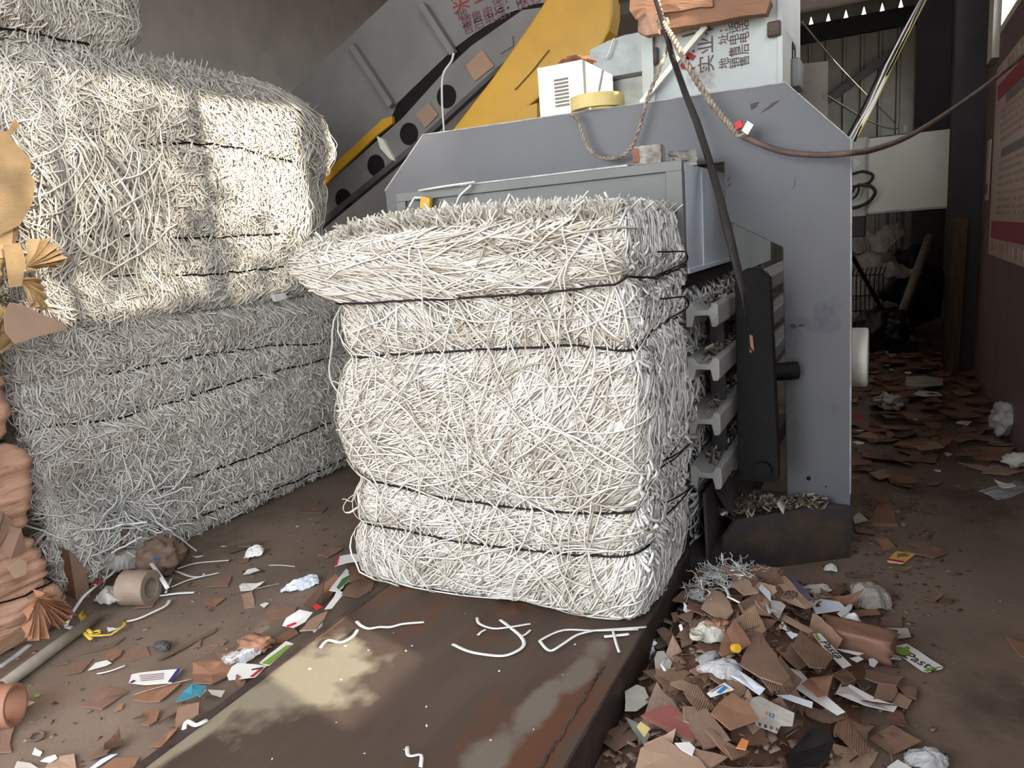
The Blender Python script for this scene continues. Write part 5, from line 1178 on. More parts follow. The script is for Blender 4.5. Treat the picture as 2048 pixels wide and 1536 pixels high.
# ---- the heap right of the ramp
H = at_heap
def h8(ps, mt, lb_, name='cardboard_piece', cat='cardboard', t=.18, lift=.012, A=A8, **k): return card(name, A(*ps), mt, lb_, cat, tilt=k.pop('tilt', random.uniform(.03, t)), zf=H, lift=lift, **k)
L0 = [
 (((620,510),(720,460),(760,520),(690,545)), C[0], 'curved brown cardboard piece at the back of the heap near the dark skirt', .03),
 (((705,560),(820,530),(860,560),(975,680),(930,705),(770,620)), C[1], 'large tan cardboard panel with a punched hole at the back of the heap', .03),
 (((240,640),(330,570),(470,590),(380,660)), C[0], 'brown cardboard under the film shreds beside the bale', .015),
 (((390,680),(440,580),(500,600),(555,700),(510,745)), C[1], 'pale tan cardboard pentagon beside the bale foot', .02),
 (((580,660),(670,610),(740,620),(745,720),(600,700)), C[1], 'light tan cardboard panel left of the pinkish strip', .022),
 (((540,560),(620,535),(685,605),(610,615)), C[1], 'tan cardboard scrap shading the light tan panel', .045),
 (((805,740),(820,715),(970,800),(940,810)), C[1], 'narrow pinkish tan cardboard strip pointing at the folded box flap', .035),
 (((770,890),(860,860),(960,960),(890,1000)), C[0], 'brown cardboard layer left of the fluted wedge', .025),
 (((1060,1020),(1130,1000),(1190,1050),(1130,1080)), C[0], 'brown cardboard piece below the folded paper sack', .02),
 (((480,920),(520,800),(560,750),(650,870),(500,940)), C[3], 'warm brown cardboard wedge left of the big dark pentagon', .045),
 (((590,975),(620,900),(685,785),(850,1045),(810,1080),(690,1035)), C[0], 'largest smooth brown cardboard pentagon in the middle of the heap', .055),
 (((160,800),(200,780),(265,850),(235,880)), C[0], 'small brown cardboard square near the right corner of the ramp', .02),
 (((280,790),(360,770),(345,860),(290,880)), C[0], 'brown cardboard stub beside the white pointed scrap', .02),
 (((270,720),(360,690),(340,760)), C[0], 'brown cardboard triangle close to the bale foot', .03),
 (((330,760),(400,735),(460,760),(450,785),(340,785)), C[5], 'ridged brown strip of cardboard close to the bale foot', .03),
 (((1230,1040),(1250,990),(1420,1040),(1395,1075),(1300,1065)), C[0], 'brown cardboard wing at the right rim of the heap', .02),
 (((1390,1080),(1500,1090),(1495,1150),(1440,1130)), C[0], 'small brown cardboard tab at the right tip of the heap', .01),
 (((1275,1150),(1300,1065),(1390,1080),(1400,1110),(1370,1160)), C[0], 'square brown cardboard piece on the curved white paper', .03),
 (((1370,1170),(1395,1105),(1475,1155),(1450,1195)), C[1], 'dull tan cardboard scrap at the right tip of the heap', .015),
 (((300,1110),(370,1080),(460,1200),(380,1220)), C[5], 'ridged cardboard behind the maroon card', .02),
 (((440,1230),(480,1170),(550,1120),(640,1180),(690,1255),(540,1310)), C[3], 'large bulging brown cardboard panel right of the maroon card', .045),
 (((410,1310),(450,1320),(620,1430),(550,1475)), C[0], 'long brown cardboard wedge below the maroon card', .035),
 (((50,1504),(80,1400),(190,1345),(380,1450),(420,1504)), C[1], 'large light tan cardboard panel at the bottom of the heap', .035),
 (((400,1470),(560,1500),(780,1490),(700,1540),(430,1540)), C[0], 'brown cardboard sheet at the bottom picture edge by the black sheet', .02),
 (((1160,1255),(1250,1310),(1240,1370),(1140,1330)), C[0], 'brown cardboard piece behind the torn fluted strip', .02),
 (((1070,1310),(1130,1220),(1200,1330),(1270,1420),(1210,1450)), C[5], 'torn fluted cardboard strip right of the black sheet', .035),
 (((1160,700),(1200,690),(1290,685),(1310,710),(1180,720)), C[3], 'brown cardboard flap under the grey plastic bag', .02),
 (((1145,630),(1165,615),(1210,680),(1190,690)), C[1], 'small tan cardboard strip at the left of the grey bag', .02),
 (((1300,735),(1330,725),(1420,725),(1425,780),(1310,770)), C[2], 'dusty cardboard scrap above the dull white card', .006),
 (((1250,1350),(1375,1275),(1520,1360),(1370,1425)), C[0], 'big brown cardboard lozenge lying alone right of the heap bottom', .006),
 (((330,1000),(400,970),(420,1000),(370,1030)), C[3], 'brown cardboard chip beside the clear film bag', .03),
 (((90,1000),(150,990),(270,1070),(200,1085)), C[0], 'brown cardboard layer under the white torn foam scrap', .012),
 (((380,1350),(440,1340),(470,1390),(400,1410)), C[0], 'brown cardboard tab below the maroon point', .02),
 (((900,1170),(960,1190),(1130,1240),(1050,1270),(930,1230)), C[2], 'dull cardboard strip behind the black sheet', .02),
]
for ps, mt, lb_, lf_ in L0: h8(ps, mt, lb_, lift=lf_, bend=random.uniform(-.05, .12), tilt=random.uniform(.04, .2))
h8(((860,870),(900,795),(960,850),(1075,930),(1030,990),(950,985),(880,900)), C[5], 'fluted tan cardboard wedge right of the big pentagon', 'fluted_cardboard', lift=.06, tilt=.2)
h8(((585,760),(680,675),(690,770),(600,800)), C[5], 'upright fluted cardboard scrap above the big pentagon', 'fluted_cardboard', lift=.07, tilt=.5, dirn=-1.2)
h8(((910,1080),(950,1040),(1070,1045),(1040,1130),(990,1140)), C[3], 'crumpled warm brown cardboard on the long white card', lift=.05, bend=.3)
h8(((695,1040),(730,1033),(800,1035),(812,1080),(750,1110)), C[5], 'small ridged warm scrap on the tip of the big pentagon', lift=.075)
h8(((80,1235),(150,1200),(230,1180),(300,1225),(390,1275),(375,1365),(200,1290)), m_maroonp, 'maroon triangular card at the lower left of the heap', 'maroon_card', 'card', lift=.055, tilt=.12)
# paper, print and wrappers in the heap
def p8(name, ps, mt, lb_, cat='paper', lift=.02, A=A8, **k): return card(name, A(*ps), mt, lb_, cat, th=.0018, zf=H, lift=lift, tilt=k.pop('tilt', random.uniform(.03, .12)), **k)
p8('white_card', ((930,630),(1000,635),(1100,650),(1140,690),(980,712)), m_paperb, 'bluish white card under the tan panel with the hole', lift=.03)
p8('white_card', ((1090,710),(1150,665),(1170,662),(1165,685),(1110,728)), m_paper, 'folded white strip pointing up beside the brown paper sack', lift=.05, tilt=.3)
p8('white_card', ((830,985),(900,1005),(960,1070),(1130,1215),(1090,1232),(960,1150),(830,1060)), m_paper, 'long white card running down from the big pentagon', lift=.035)
p8('white_card', ((1080,1150),(1110,1065),(1140,1070),(1290,1150),(1400,1190),(1380,1215),(1230,1190)), m_paper, 'curved white paper sheet at the right of the heap', lift=.02, bend=.2)
p8('white_card', ((780,1130),(850,1128),(965,1165),(960,1195),(830,1150)), m_paperb, 'white card flap above the printed paper', lift=.05)
p8('white_card', ((540,1040),(580,1000),(640,1040),(720,1105),(690,1130),(620,1080)), m_paperb, 'shiny bluish white sheet left of the big pentagon tip', lift=.05, bend=.3)
o, c, n = p8('printed_paper', ((630,1190),(660,1150),(690,1140),(760,1170),(870,1230),(860,1300),(800,1290),(780,1330),(660,1280)), m_dirty, 'crumpled grey printed paper with black characters', lift=.04, bend=.1)
x = 0
for k in range(6):
    bx0 = 655+k*30; by0 = 1262+k*9
    for (dx, dy, w_, h_) in ((0,0,4,16),(9,2,4,16),(0,2,14,3),(2,9,12,3),(0,15,14,3)): decal(o, c, n, A8((bx0+dx,by0+dy),(bx0+dx+w_,by0+dy+w_*.3),(bx0+dx+w_,by0+dy+h_),(bx0+dx,by0+dy+h_)), m_ink)
decal(o, c, n, A8((718,1215),(735,1218),(738,1235),(722,1232)), m_orange); decal(o, c, n, A8((742,1222),(768,1230),(764,1248),(740,1240)), m_blue); decal(o, c, n, A8((748,1228),(760,1232),(758,1241),(746,1237)), m_dirty, off=.003)
o, c, n = p8('product_label', ((420,1120),(510,1065),(560,1100),(440,1140)), m_paper, 'white label with blue panel in the lower heap', 'label', lift=.06)
decal(o, c, n, A8((470,1118),(510,1082),(528,1092),(490,1122)), m_blue); decal(o, c, n, A8((520,1100),(532,1093),(540,1098),(528,1106)), m_yprint)
for k in range(4): decal(o, c, n, A8((440+k*10,1115-k*7),(490+k*6,1085-k*3),(492+k*6,1087-k*3),(442+k*10,1117-k*7)), m_inkp)
p8('torn_scrap', ((150,940),(165,905),(200,903),(215,930),(240,960),(235,990),(190,1015),(155,990)), m_dirty, 'white torn foam scrap near the right ramp edge', 'scrap', lift=.03)
p8('paper_scrap', ((275,770),(290,765),(315,850),(300,860)), m_paper, 'narrow white pointed scrap close to the bale foot', lift=.05, tilt=.5)
p8('paper_scrap', ((360,545),(375,530),(405,560),(400,570)), m_paperb, 'pale blue paper tip at the bale corner', lift=.05, tilt=.4)
p8('paper_scrap', ((685,580),(700,560),(745,600),(750,650)), m_paperb, 'pale blue card edge between the tan panels', lift=.04)
p8('paper_scrap', ((745,640),(800,650),(825,670),(790,740),(750,700)), m_dirty, 'pinkish white card beside the pinkish tan strip', lift=.03)
p8('purple_card', ((850,520),(900,560),(960,630),(940,640),(880,590)), m_purple, 'dull purple card at the back of the heap', 'card', lift=.04, tilt=.3)
p8('paper_scrap', ((1290,900),(1340,915),(1410,930),(1420,955),(1340,950),(1270,930)), m_dirty, 'grey crumpled paper strip left of the pasta card', lift=.02, bend=.4)
p8('paper_scrap', ((1250,945),(1275,940),(1300,960),(1280,985),(1255,975)), m_paperb, 'small bluish white scrap below the crumpled grey strip', lift=.02)
p8('paper_scrap', ((1155,940),(1200,930),(1225,945),(1190,960)), m_paper, 'small white crumpled scrap below the brown paper sack', lift=.03)
p8('white_edge', ((1080,890),(1150,900),(1225,915),(1200,925),(1120,905)), m_paper, 'thin white card edge under the brown paper sack', lift=.03)
p8('white_card', ((1310,785),(1380,785),(1450,785),(1470,830),(1400,842),(1340,830)), m_dirty, 'dull white card lying above the pasta card', lift=.006, tilt=.02)
p8('white_card', ((1330,1510),(1400,1460),(1475,1504),(1450,1530),(1360,1530)), m_paper, 'white card with dark print at the bottom right', lift=.006, tilt=.02)
p8('grey_card', ((0,1110),(60,1075),(100,1090),(130,1160),(60,1210),(0,1210)), m_dirty, 'greyish crumpled card at the left rim of the heap', 'card', lift=.04, A=A8)
p8('grey_card', ((0,1240),(60,1270),(130,1330),(100,1390),(40,1310)), m_zinc, 'grey folded card with a cream corner beside the ramp', 'card', lift=.03, tilt=.3)
p8('cream_card', ((60,1290),(80,1265),(130,1300),(100,1345)), m_ring, 'cream card corner on the grey folded card', 'card', lift=.06)
p8('lined_paper', ((255,1375),(330,1370),(360,1400),(345,1440),(290,1410)), m_paper, 'white lined paper above the large light tan panel', lift=.03)
p8('orange_scrap', ((570,1400),(600,1350),(635,1365),(620,1410)), m_orange, 'orange red cup scrap below the bulging panel', 'scrap', lift=.05, tilt=.3)
o, c, n = p8('pasta_card', ((1365,890),(1380,880),(1445,865),(1635,985),(1625,995),(1550,1012),(1525,1005)), m_paper, 'white green card reading Pasta lying alone on the floor', 'carton', lift=.008, tilt=0)
decal(o, c, n, A8((1372,902),(1400,893),(1412,905),(1398,920)), m_green); decal(o, c, n, A8((1435,885),(1450,878),(1466,890),(1450,898)), m_green); decal(o, c, n, A8((1530,1003),(1610,985),(1630,985),(1550,1011)), m_green)
gp = A8((1422,905))[0]; ce = Vector(on_plane(c+n*.0015, n, *gp)); m = MB(); m.cyl(ce, ce+Vector((0,0,.0015)), .026, 18); m.build('green_dot', m_green, o)
decal(o, c, n, A8((1405,915),(1450,940),(1447,944),(1400,920)), m_ink)
def ground_text(parent, c, n, body, a, b_, size, mt):
    cc = Vector(c)+n*.002; P, Q = Vector(on_plane(cc, n, *a)), Vector(on_plane(cc, n, *b_)); d = (Q-P).normalized()
    return text_obj('lettering', body, mt, parent, tmat(d, n.cross(d), P), size, .0006)
ground_text(o, c, n, 'Pasta', A8((1572,996))[0], A8((1440,912))[0], .085, m_ink) if False else ground_text(o, c, n, 'Pasta', A8((1440,918))[0], A8((1592,1000))[0], .056, m_ink)
o, c, n = p8('pasta_strip', ((965,815),(1000,812),(1100,915),(1162,975),(1120,992),(1060,930)), m_paper, 'folded white green carton strip reading Pasta in the heap', 'carton', lift=.05, tilt=.15, dirn=.4)
decal(o, c, n, A8((972,820),(985,815),(1005,850),(990,850)), m_green)
ground_text(o, c, n, 'Pasta', A8((1015,852))[0], A8((1145,975))[0], .05, m_ink)
o, c, n = p8('picture_card', ((1345,440),(1395,390),(1495,405),(1430,455),(1350,450)), m_yprint, 'small yellow picture card on the floor right of the post', 'card', lift=.008, tilt=.02)
decal(o, c, n, A8((1347,438),(1356,430),(1432,442),(1425,452)), m_red); decal(o, c, n, A8((1395,425),(1400,405),(1430,402),(1462,412),(1440,420),(1420,418)), m_brick); decal(o, c, n, A8((1346,444),(1352,440),(1425,452),(1428,457)), m_paper, off=.003)
def c8(name, p, size, mt, seed, label, cat, amp=.55, z=None, fold=2.6):
    q = list(at_heap(*A8(p)[0]))
    o = crumple(name, q, [k*.8 for k in size], mt, seed, amp, 4, fold=fold) if mt in CARD else crsheet(name, q, (size[0]*.95, size[1]*.95), mt, seed, .22 if size[2] < .03 else .6, size[2]/size[0]*.8, 18, seed)
    return tag(o, label, cat)
c8('plastic_bag', (1262,650), (.085,.08,.085), m_bag, 41, 'crumpled grey plastic bag on the floor beside the heap', 'bag', .45)
q = at_heap(1250+1185*.3896, 950+885*.3896); sk = brick('paper_sack', (q[0], q[1], q[2]-.01), (.24, .10, .085), -.18, m_sackp, 42, 'folded smooth brown paper sack in the right of the heap'); sk['category'] = 'sack'
for p_ in sk.data.polygons: p_.use_smooth = True
c8('white_ball', (1160,785), (.045,.04,.05), m_paper, 43, 'white crumpled paper in the top of the brown paper sack', 'paper')
c8('film_bag', (485,1040), (.075,.05,.03), m_film, 44, 'clear crumpled film bag in the middle of the heap', 'film', .6)
c8('film_scrap', (435,945), (.05,.03,.02), m_film, 45, 'small clear film scrap above the clear film bag', 'film', .6)
c8('foil_scrap', (100,930), (.06,.07,.05), m_foil, 46, 'shiny silver foil scrap near the right ramp edge', 'foil', .8)
c8('film_scrap', (1545,1480), (.06,.04,.03), m_film, 47, 'clear film scrap at the bottom right of the floor', 'film', .7)
c8('film_sheet', (1960,90), (.17,.06,.015), m_film, 48, 'clear film lying on the aisle floor at the right picture edge', 'film', .7)
c8('brown_crumple', (850,665), (.035,.045,.03), CARD[2], 49, 'dark brown crumpled paper between the tan panel and the white card', 'cardboard', .8)
c8('brown_crumple', (470,830), (.06,.05,.04), CARD[3], 50, 'small brown crumple near the orange leaf', 'cardboard', .8)
c8('grey_crumple', (455,840), (.08,.06,.06), m_dirty, 51, 'grey paper crumple left of the warm brown wedge', 'paper', .8)
c8('white_crumple', (1055,490), (.028,.028,.03), m_paper, 52, 'small white crumple standing before the dark skirt', 'paper', .7)
c8('film_scrap', (380,630), (.05,.04,.035), m_film, 53, 'clear twisted film on the brown cardboard beside the bale', 'film', .8)
c8('grey_crumple', (970,600), (.07,.04,.03), m_dirty, 54, 'grey plastic scrap behind the purple card', 'plastic', .8)
o, c, n = h8(((820,1440),(880,1385),(955,1310),(1000,1310),(1075,1360),(1060,1420),(1000,1520),(850,1510)), m_blackp, 'crumpled black plastic sheet at the bottom of the heap', 'black_sheet', 'plastic', lift=.03, tilt=.1, bend=.15)
q = at_heap(*A8((370,912))[0]); m = MB(); pts = [(q[0]+.02*math.cos(t*.5), q[1]+.02*math.sin(t*.5), q[2]+.055+.0004*t) for t in range(38)]; m.tube(pts, .0035, 6)
tag(m.build('coiled_strip', m_dirty, smooth=True), 'small pale strip coiled in a ring on the heap', 'strip')
q = Vector(at_heap(*A8((560,978))[0])); m = MB(); m.cyl(q+Vector((0,0,.06)), q+Vector((.015,-.015,.072)), .014, 16); tag(m.build('bottle_cap', m_yellow, bevel=.002), 'yellow bottle cap on the clear film bag', 'cap')
def hstrip(ps, lbl, r=.0055):
    P = [Vector(at_heap(*p))+Vector((0,0,.05+.01*random.random())) for p in A8(*ps)]; m = MB(); m.tube(P, r, 6, flat=.4); tag(m.build('plastic_strip', m_stripw, smooth=True), lbl, 'strip', 'white strips lying loose on the heap')
hstrip(((465,610),(520,650),(535,690),(530,700),(590,730)), 'crooked white strip on the pale tan pentagon')
hstrip(((730,740),(745,790),(750,765),(780,780)), 'two short white strips on the pinkish white card')
hstrip(((455,520),(500,545),(560,560)), 'white strip on the tan scrap near the bale corner')
hstrip(((215,1020),(190,1055),(210,1090)), 'bent white strip below the torn foam scrap')
hstrip(((270,630),(310,650)), 'short white strip on brown cardboard by the bale')
hstrip(((560,570),(610,590)), 'short white strip on the tan scrap')
# ---- aisle pieces read from the photograph
def fl(ps, mt, lb_, name='cardboard_piece', cat='cardboard', A=A8, **k): return card(name, A(*ps), mt, lb_, cat, tilt=k.pop('tilt', .03), lift=k.pop('lift', .006), **k)
fl(((1265,248),(1290,150),(1365,145),(1400,250)), C[3], 'flattened brown carton on the floor beside the post foot', lift=.02, th=.018)
fl(((1170,262),(1280,283),(1275,300),(1190,292)), C[0], 'brown cardboard slab just right of the post foot', lift=.015)
fl(((1450,348),(1490,338),(1572,352),(1540,378)), C[0], 'brown cardboard tucked behind the picture card', lift=.012)
fl(((1440,392),(1580,360),(1655,400),(1590,425)), C[0], 'brown cardboard piece right of the picture card', lift=.012)
fl(((1290,330),(1350,325),(1390,370),(1330,390)), C[3], 'torn brown cardboard left of the picture card', lift=.02, tilt=.2)
fl(((1960,830),(2048,862),(2048,930),(2030,925)), C[3], 'reddish brown cardboard corner at the right picture edge', lift=.006)
fl(((1720,95),(1790,68),(1800,74),(1730,102)), C[4], 'thin dark stick of cardboard lying on the bare aisle', lift=.006)
fl(((1170,215),(1200,190),(1250,232),(1180,250)), m_dirty, 'dirty white crumpled paper against the post edge', 'paper_scrap', 'paper', lift=.03, tilt=.2)
fl(((1380,75),(1470,75),(1440,85)), C[2], 'thin flat cardboard at the edge of the aisle litter', lift=.006)
fl(((1130,505),(1260,510),(1265,520),(1140,520)), C[2], 'narrow strip of cardboard above the grey plastic bag', lift=.01)
A6 = lambda *ps: [(1300+x*.3652, 400+y*.3652) for x, y in ps]
fl(((1400,968),(1500,962),(1605,978),(1605,1010),(1500,1022),(1402,1018)), m_dirty, 'pale folded sheet lying in the middle of the aisle litter', 'pale_sheet', 'paper', A=A6, lift=.06, th=.01)
fl(((1440,1062),(1470,1046),(1580,1052),(1600,1070),(1500,1076)), m_paper, 'white torn sheet in front of the pale folded sheet', 'white_sheet', 'paper', A=A6, lift=.06)
fl(((1230,835),(1300,828),(1358,848),(1330,862)), m_paper, 'white sheet beside the broom head', 'white_sheet', 'paper', A=A6, lift=.04)
fl(((1675,1218),(1700,1208),(1765,1212),(1740,1232)), m_paper, 'small white paper at the right of the aisle litter', 'white_sheet', 'paper', A=A6, lift=.06)
fl(((1525,1300),(1560,1296),(1580,1304),(1550,1312)), m_paper, 'little white paper on the near rim of the aisle litter', 'white_sheet', 'paper', A=A6, lift=.02)
fl(((1110,1168),(1170,1178),(1175,1226),(1110,1232)), m_redink, 'dull red card beside the post in the aisle', 'red_card', 'card', A=A6, lift=.05, tilt=.2)
fl(((1650,1310),(1720,1270),(1840,1255),(1800,1300),(1700,1325)), C[0], 'broad brown cardboard sheet near the right wall', A=A6, lift=.05, tilt=.1)
fl(((1640,1165),(1740,1150),(1820,1180),(1700,1190)), C[0], 'broad brown cardboard sheet in the middle of the aisle litter', A=A6, lift=.07, tilt=.12)
fl(((1840,1340),(1880,1262),(1930,1290),(1900,1350)), C[3], 'upright brown box side against the right wall foot', A=A6, lift=.08, tilt=.6)
c = on('z', .03, *A6((1305,1160))[0]); tag(crumple('white_crumple', c, (.1,.09,.07), m_dirty, 61, .8, 4), 'crumpled white black wrapper in the aisle litter', 'wrapper')
c = on('z', .02, *A6((1950,1300))[0]); tag(crumple('white_bag', c, (.1,.12,.12), m_bag, 62, .6, 4), 'pale plastic bag leaning at the foot of the right wall', 'bag')
c = on('z', .02, *A6((2000,1470))[0]); tag(crumple('pale_crumple', c, (.07,.06,.05), m_dirty, 63, .7, 3), 'pale crumple below the plastic bag at the right wall', 'paper')

# ---- many small scraps: copies of a few torn shapes
protos = {}
def proto(mt, k, fl_=False):
    key = (mt.name, k)
    if key not in protos:
        r2 = random.Random(k*7+1); n = r2.choice([4, 4, 5, 5, 6]); pts = []
        for j in range(n):
            a = 2*pi*(j+r2.uniform(-.28, .28))/n; q = r2.uniform(.6, 1.05); pts.append((q*math.cos(a), q*.62*math.sin(a)))
        ring = []
        for i in range(n):
            p, q = pts[i], pts[(i+1) % n]
            for t in (0, .33, .66): ring.append((p[0]+(q[0]-p[0])*t+r2.uniform(-.03, .03), p[1]+(q[1]-p[1])*t+r2.uniform(-.03, .03)))
        b_ = r2.uniform(-.12, .3); K = len(ring)
        sh = lambda x, y: (x, y, b_*x*x)
        vs = [sh(0, 0)]+[sh(x*.5, y*.5) for x, y in ring]+[sh(x, y) for x, y in ring]; vs += [(x, y, z-.035) for x, y, z in vs]; o = 2*K+1; f = []
        for i in range(K):
            j = (i+1) % K; f += [(0, 1+i, 1+j), (1+i, K+1+i, K+1+j, 1+j), (o, o+1+j, o+1+i), (o+1+j, o+K+1+j, o+K+1+i, o+1+i), (K+1+i, o+K+1+i, o+K+1+j, K+1+j)]
        me = bpy.data.meshes.new('cardboard_scrap'); me.from_pydata(vs, [], f); me.materials.append(mt); me.update(); protos[key] = me
    return protos[key]
def scrap(x, y, z, s, mt, label, cat, group, tilt=.3, name='cardboard_scrap'):
    o = bpy.data.objects.new(name, proto(mt, random.randrange(6))); COL.objects.link(o)
    o.location = (x, y, z); o.scale = (s, s, s if s < .09 else .09)
    o.rotation_euler = (random.gauss(0, tilt), random.gauss(0, tilt), random.uniform(0, 2*pi)); return tag(o, label, cat, group)
cw = [C[0], C[0], C[3], C[2], C[5], C[4], C[1]]
for i in range(128):
    x = random.gauss(-.40, .22); y = random.uniform(.95, 3.0)
    if x < -.69 or x > .12 or (y > 2.85 and x < -.5): continue
    scrap(x, y, hz(x, y)+random.uniform(.0, .02), random.choice([.04, .06, .075, .09, .11, .13])*random.uniform(.8, 1.1), random.choice(cw), 'torn brown cardboard scrap half buried among others in the heap beside the ramp', 'cardboard', 'half buried cardboard scraps in the heap', .32)
for i in range(16):
    x = random.gauss(-.40, .2); y = random.uniform(1.0, 2.9)
    if x < -.68 or x > .1: continue
    scrap(x, y, hz(x, y)+random.uniform(.01, .03), random.uniform(.02, .05), random.choice([m_paper, m_dirty, m_paperb]), 'small white paper scrap showing between cardboard in the heap beside the ramp', 'paper', 'small paper scraps in the heap', .35, 'paper_scrap')
cand = []
for i in range(250):
    y = 4.0+5.6*random.random()**.9; x = random.uniform(-.36, .70)
    if y < 4.7 and x > .12+random.random()*.2: continue
    d = min(1, max(0, (y-4.2)/.8)); s = random.uniform(.07, .2)*(.55+.45*d)
    cand.append((s/y, x, y, .012+.05*random.random()*d, s, random.choice([C[0], C[3], C[1], C[0], C[2], C[3]])))
cand.sort(key=lambda q: -q[0])
for _, x, y, z, s, mt in cand[:140]:
    scrap(x, y, z, s, mt, 'flat brown cardboard scrap in the litter covering the aisle floor', 'cardboard', 'cardboard scraps in the aisle', .10)
m = MB()
for _, x, y, z, s, mt in cand[140:]:
    pm = proto(mt, random.randrange(6)); R = Matrix.Translation((x, y, z)) @ Matrix.Rotation(random.uniform(0, 2*pi), 4, 'Z') @ Matrix.Rotation(random.gauss(0, .1), 4, 'X') @ Matrix.Diagonal((s, s, min(s, .09), 1))
    m.add([tuple(R @ v.co) for v in pm.vertices], [tuple(p.vertices) for p in pm.polygons])
tag(m.build('cardboard_litter', C[0]), 'smallest far cardboard litter under the aisle scraps', 'litter', None, 'stuff')
for i in range(14):
    y = random.uniform(4.2, 9); x = random.uniform(-.3, .65)
    scrap(x, y, .07, random.uniform(.03, .07), random.choice([m_paper, m_dirty]), 'small whitish paper scrap among the brown litter of the aisle', 'paper', 'paper scraps in the aisle', .12, 'paper_scrap')
for i in range(24):
    x = random.uniform(-.1, .25); y = random.uniform(3.05, 4.3)
    if y < 3.45 and x < -.06: continue
    scrap(x, y, .008, random.uniform(.02, .06), random.choice(cw), 'small brown cardboard scrap on the floor around the post foot', 'cardboard', 'cardboard scraps around the post foot', .1)
for i in range(22):
    x = random.uniform(-2.6, -1.9); y = random.uniform(1.0, 2.6) if i % 2 else random.uniform(.9, 1.8)
    if x > -2.3-.3*(i % 2) : x = random.uniform(-2.25, -1.88)
    scrap(x, y, .012+.03*random.random(), random.uniform(.03, .07), random.choice([C[0], C[3], C[2], C[4]]), 'small brown cardboard scrap in the litter along the left ramp edge', 'cardboard', 'cardboard scraps along the left ramp edge', .2)
for i in range(22):
    x = random.uniform(-3.3, -2.3); y = random.uniform(1.0, 3.4)
    scrap(x, y, .006, random.uniform(.012, .035), random.choice([C[0], C[2], m_paper, C[3]]), 'tiny scrap lying on the bare left floor', 'scrap', 'tiny scraps on the left floor', .1, 'tiny_scrap')
for i in range(30):
    x = random.uniform(-1.78, -.8); y = random.uniform(.75, 2.15)
    scrap(x, y, .153, random.uniform(.004, .009), m_stripw, 'tiny white fleck of plastic on the steel ramp', 'fleck', 'white flecks on the ramp', .2, 'plastic_fleck')

# ---- uncountable crumbs
def chips(name, pts, sr, mt, label, cat='debris', tilt=.5):
    P = np.array(pts, float); n = len(P); a = rng.uniform(0, 2*pi, n); s = rng.uniform(sr[0], sr[1], n); asp = rng.uniform(.15, .8, n)
    u = np.stack([np.cos(a), np.sin(a), rng.normal(0, tilt, n)], 1)*s[:, None]; v = np.stack([-np.sin(a), np.cos(a), rng.normal(0, tilt, n)], 1)*(s*asp)[:, None]
    t = np.array([0, 0, .0015]); c = [P-u-v, P+u-v*.6, P+u*.8+v, P-u*.9+v]
    V = np.stack(c+[q-t for q in c], 1).reshape(-1, 3); b = (np.arange(n)*8)[:, None, None]
    f = np.array([[0,1,2,3],[7,6,5,4],[0,4,5,1],[1,5,6,2],[2,6,7,3],[3,7,4,0]])[None]
    o = np_mesh(name, V, (b+f).reshape(-1, 4), mt, None, False); tag(o, label, cat, None, 'stuff'); return o
pts = []
while len(pts) < 2600:
    x = random.gauss(-.42, .24); y = random.uniform(.7, 3.05)
    if -.70 < x < .2: pts.append((x, y, hz(x, y)+random.uniform(-.004, .012)))
chips('heap_debris', pts, (.004, .02), m_debris, 'fine torn debris filling the heap beside the ramp')
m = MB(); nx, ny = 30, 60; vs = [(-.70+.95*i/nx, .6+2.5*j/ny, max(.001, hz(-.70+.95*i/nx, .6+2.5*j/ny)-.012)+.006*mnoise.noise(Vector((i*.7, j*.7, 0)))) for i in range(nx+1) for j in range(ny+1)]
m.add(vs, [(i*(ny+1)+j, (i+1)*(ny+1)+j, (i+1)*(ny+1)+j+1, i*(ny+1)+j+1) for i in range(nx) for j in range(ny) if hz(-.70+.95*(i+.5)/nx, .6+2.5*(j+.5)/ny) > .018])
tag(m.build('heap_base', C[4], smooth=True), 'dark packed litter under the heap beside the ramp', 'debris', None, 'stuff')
pts = []
for k in range(1500):
    if k % 3 == 0: pts.append((random.uniform(-3.3, -1.9), random.uniform(.8, 4.0), .003))
    elif k % 3 == 1: pts.append((random.uniform(-.3, .7), random.uniform(4.0, 9.5), .008))
    else: pts.append((random.gauss(-.0, .16), random.uniform(2.6, 4.2), .004))
pts = [p for p in pts if not (p[1] > 3.3 and -.45 < p[0] < -.1 and p[1] < 3.6)]
chips('floor_crumbs', pts, (.003, .014), m_debris, 'fine crumbs of cardboard scattered over the floor', tilt=.15)
pts = []
for z in RZ:
    for k in range(150): pts.append((random.uniform(-.655, -.595), random.uniform(2.95, 4.6), z-.02+random.uniform(-.004, .03)))
for k in range(500): pts.append((random.uniform(-.64, -.15), random.uniform(3.1, 3.38), .262+random.uniform(0, .02)))
pts = [p for p in pts if not (p[2] < .3 and (p[0] > -.2 or p[1] < 3.09+(-.2-p[0])*.0+max(0, (p[0]+.55)*.67)))]
chips('rail_debris', pts, (.005, .022), m_chip, 'shredded scraps collected on the baler rails and skirt ledge', tilt=.8)
pts = [(random.gauss(-.52, .08), random.uniform(2.55, 2.95), hz(-.5, 2.7)+random.uniform(.0, .06)) for _ in range(260)]
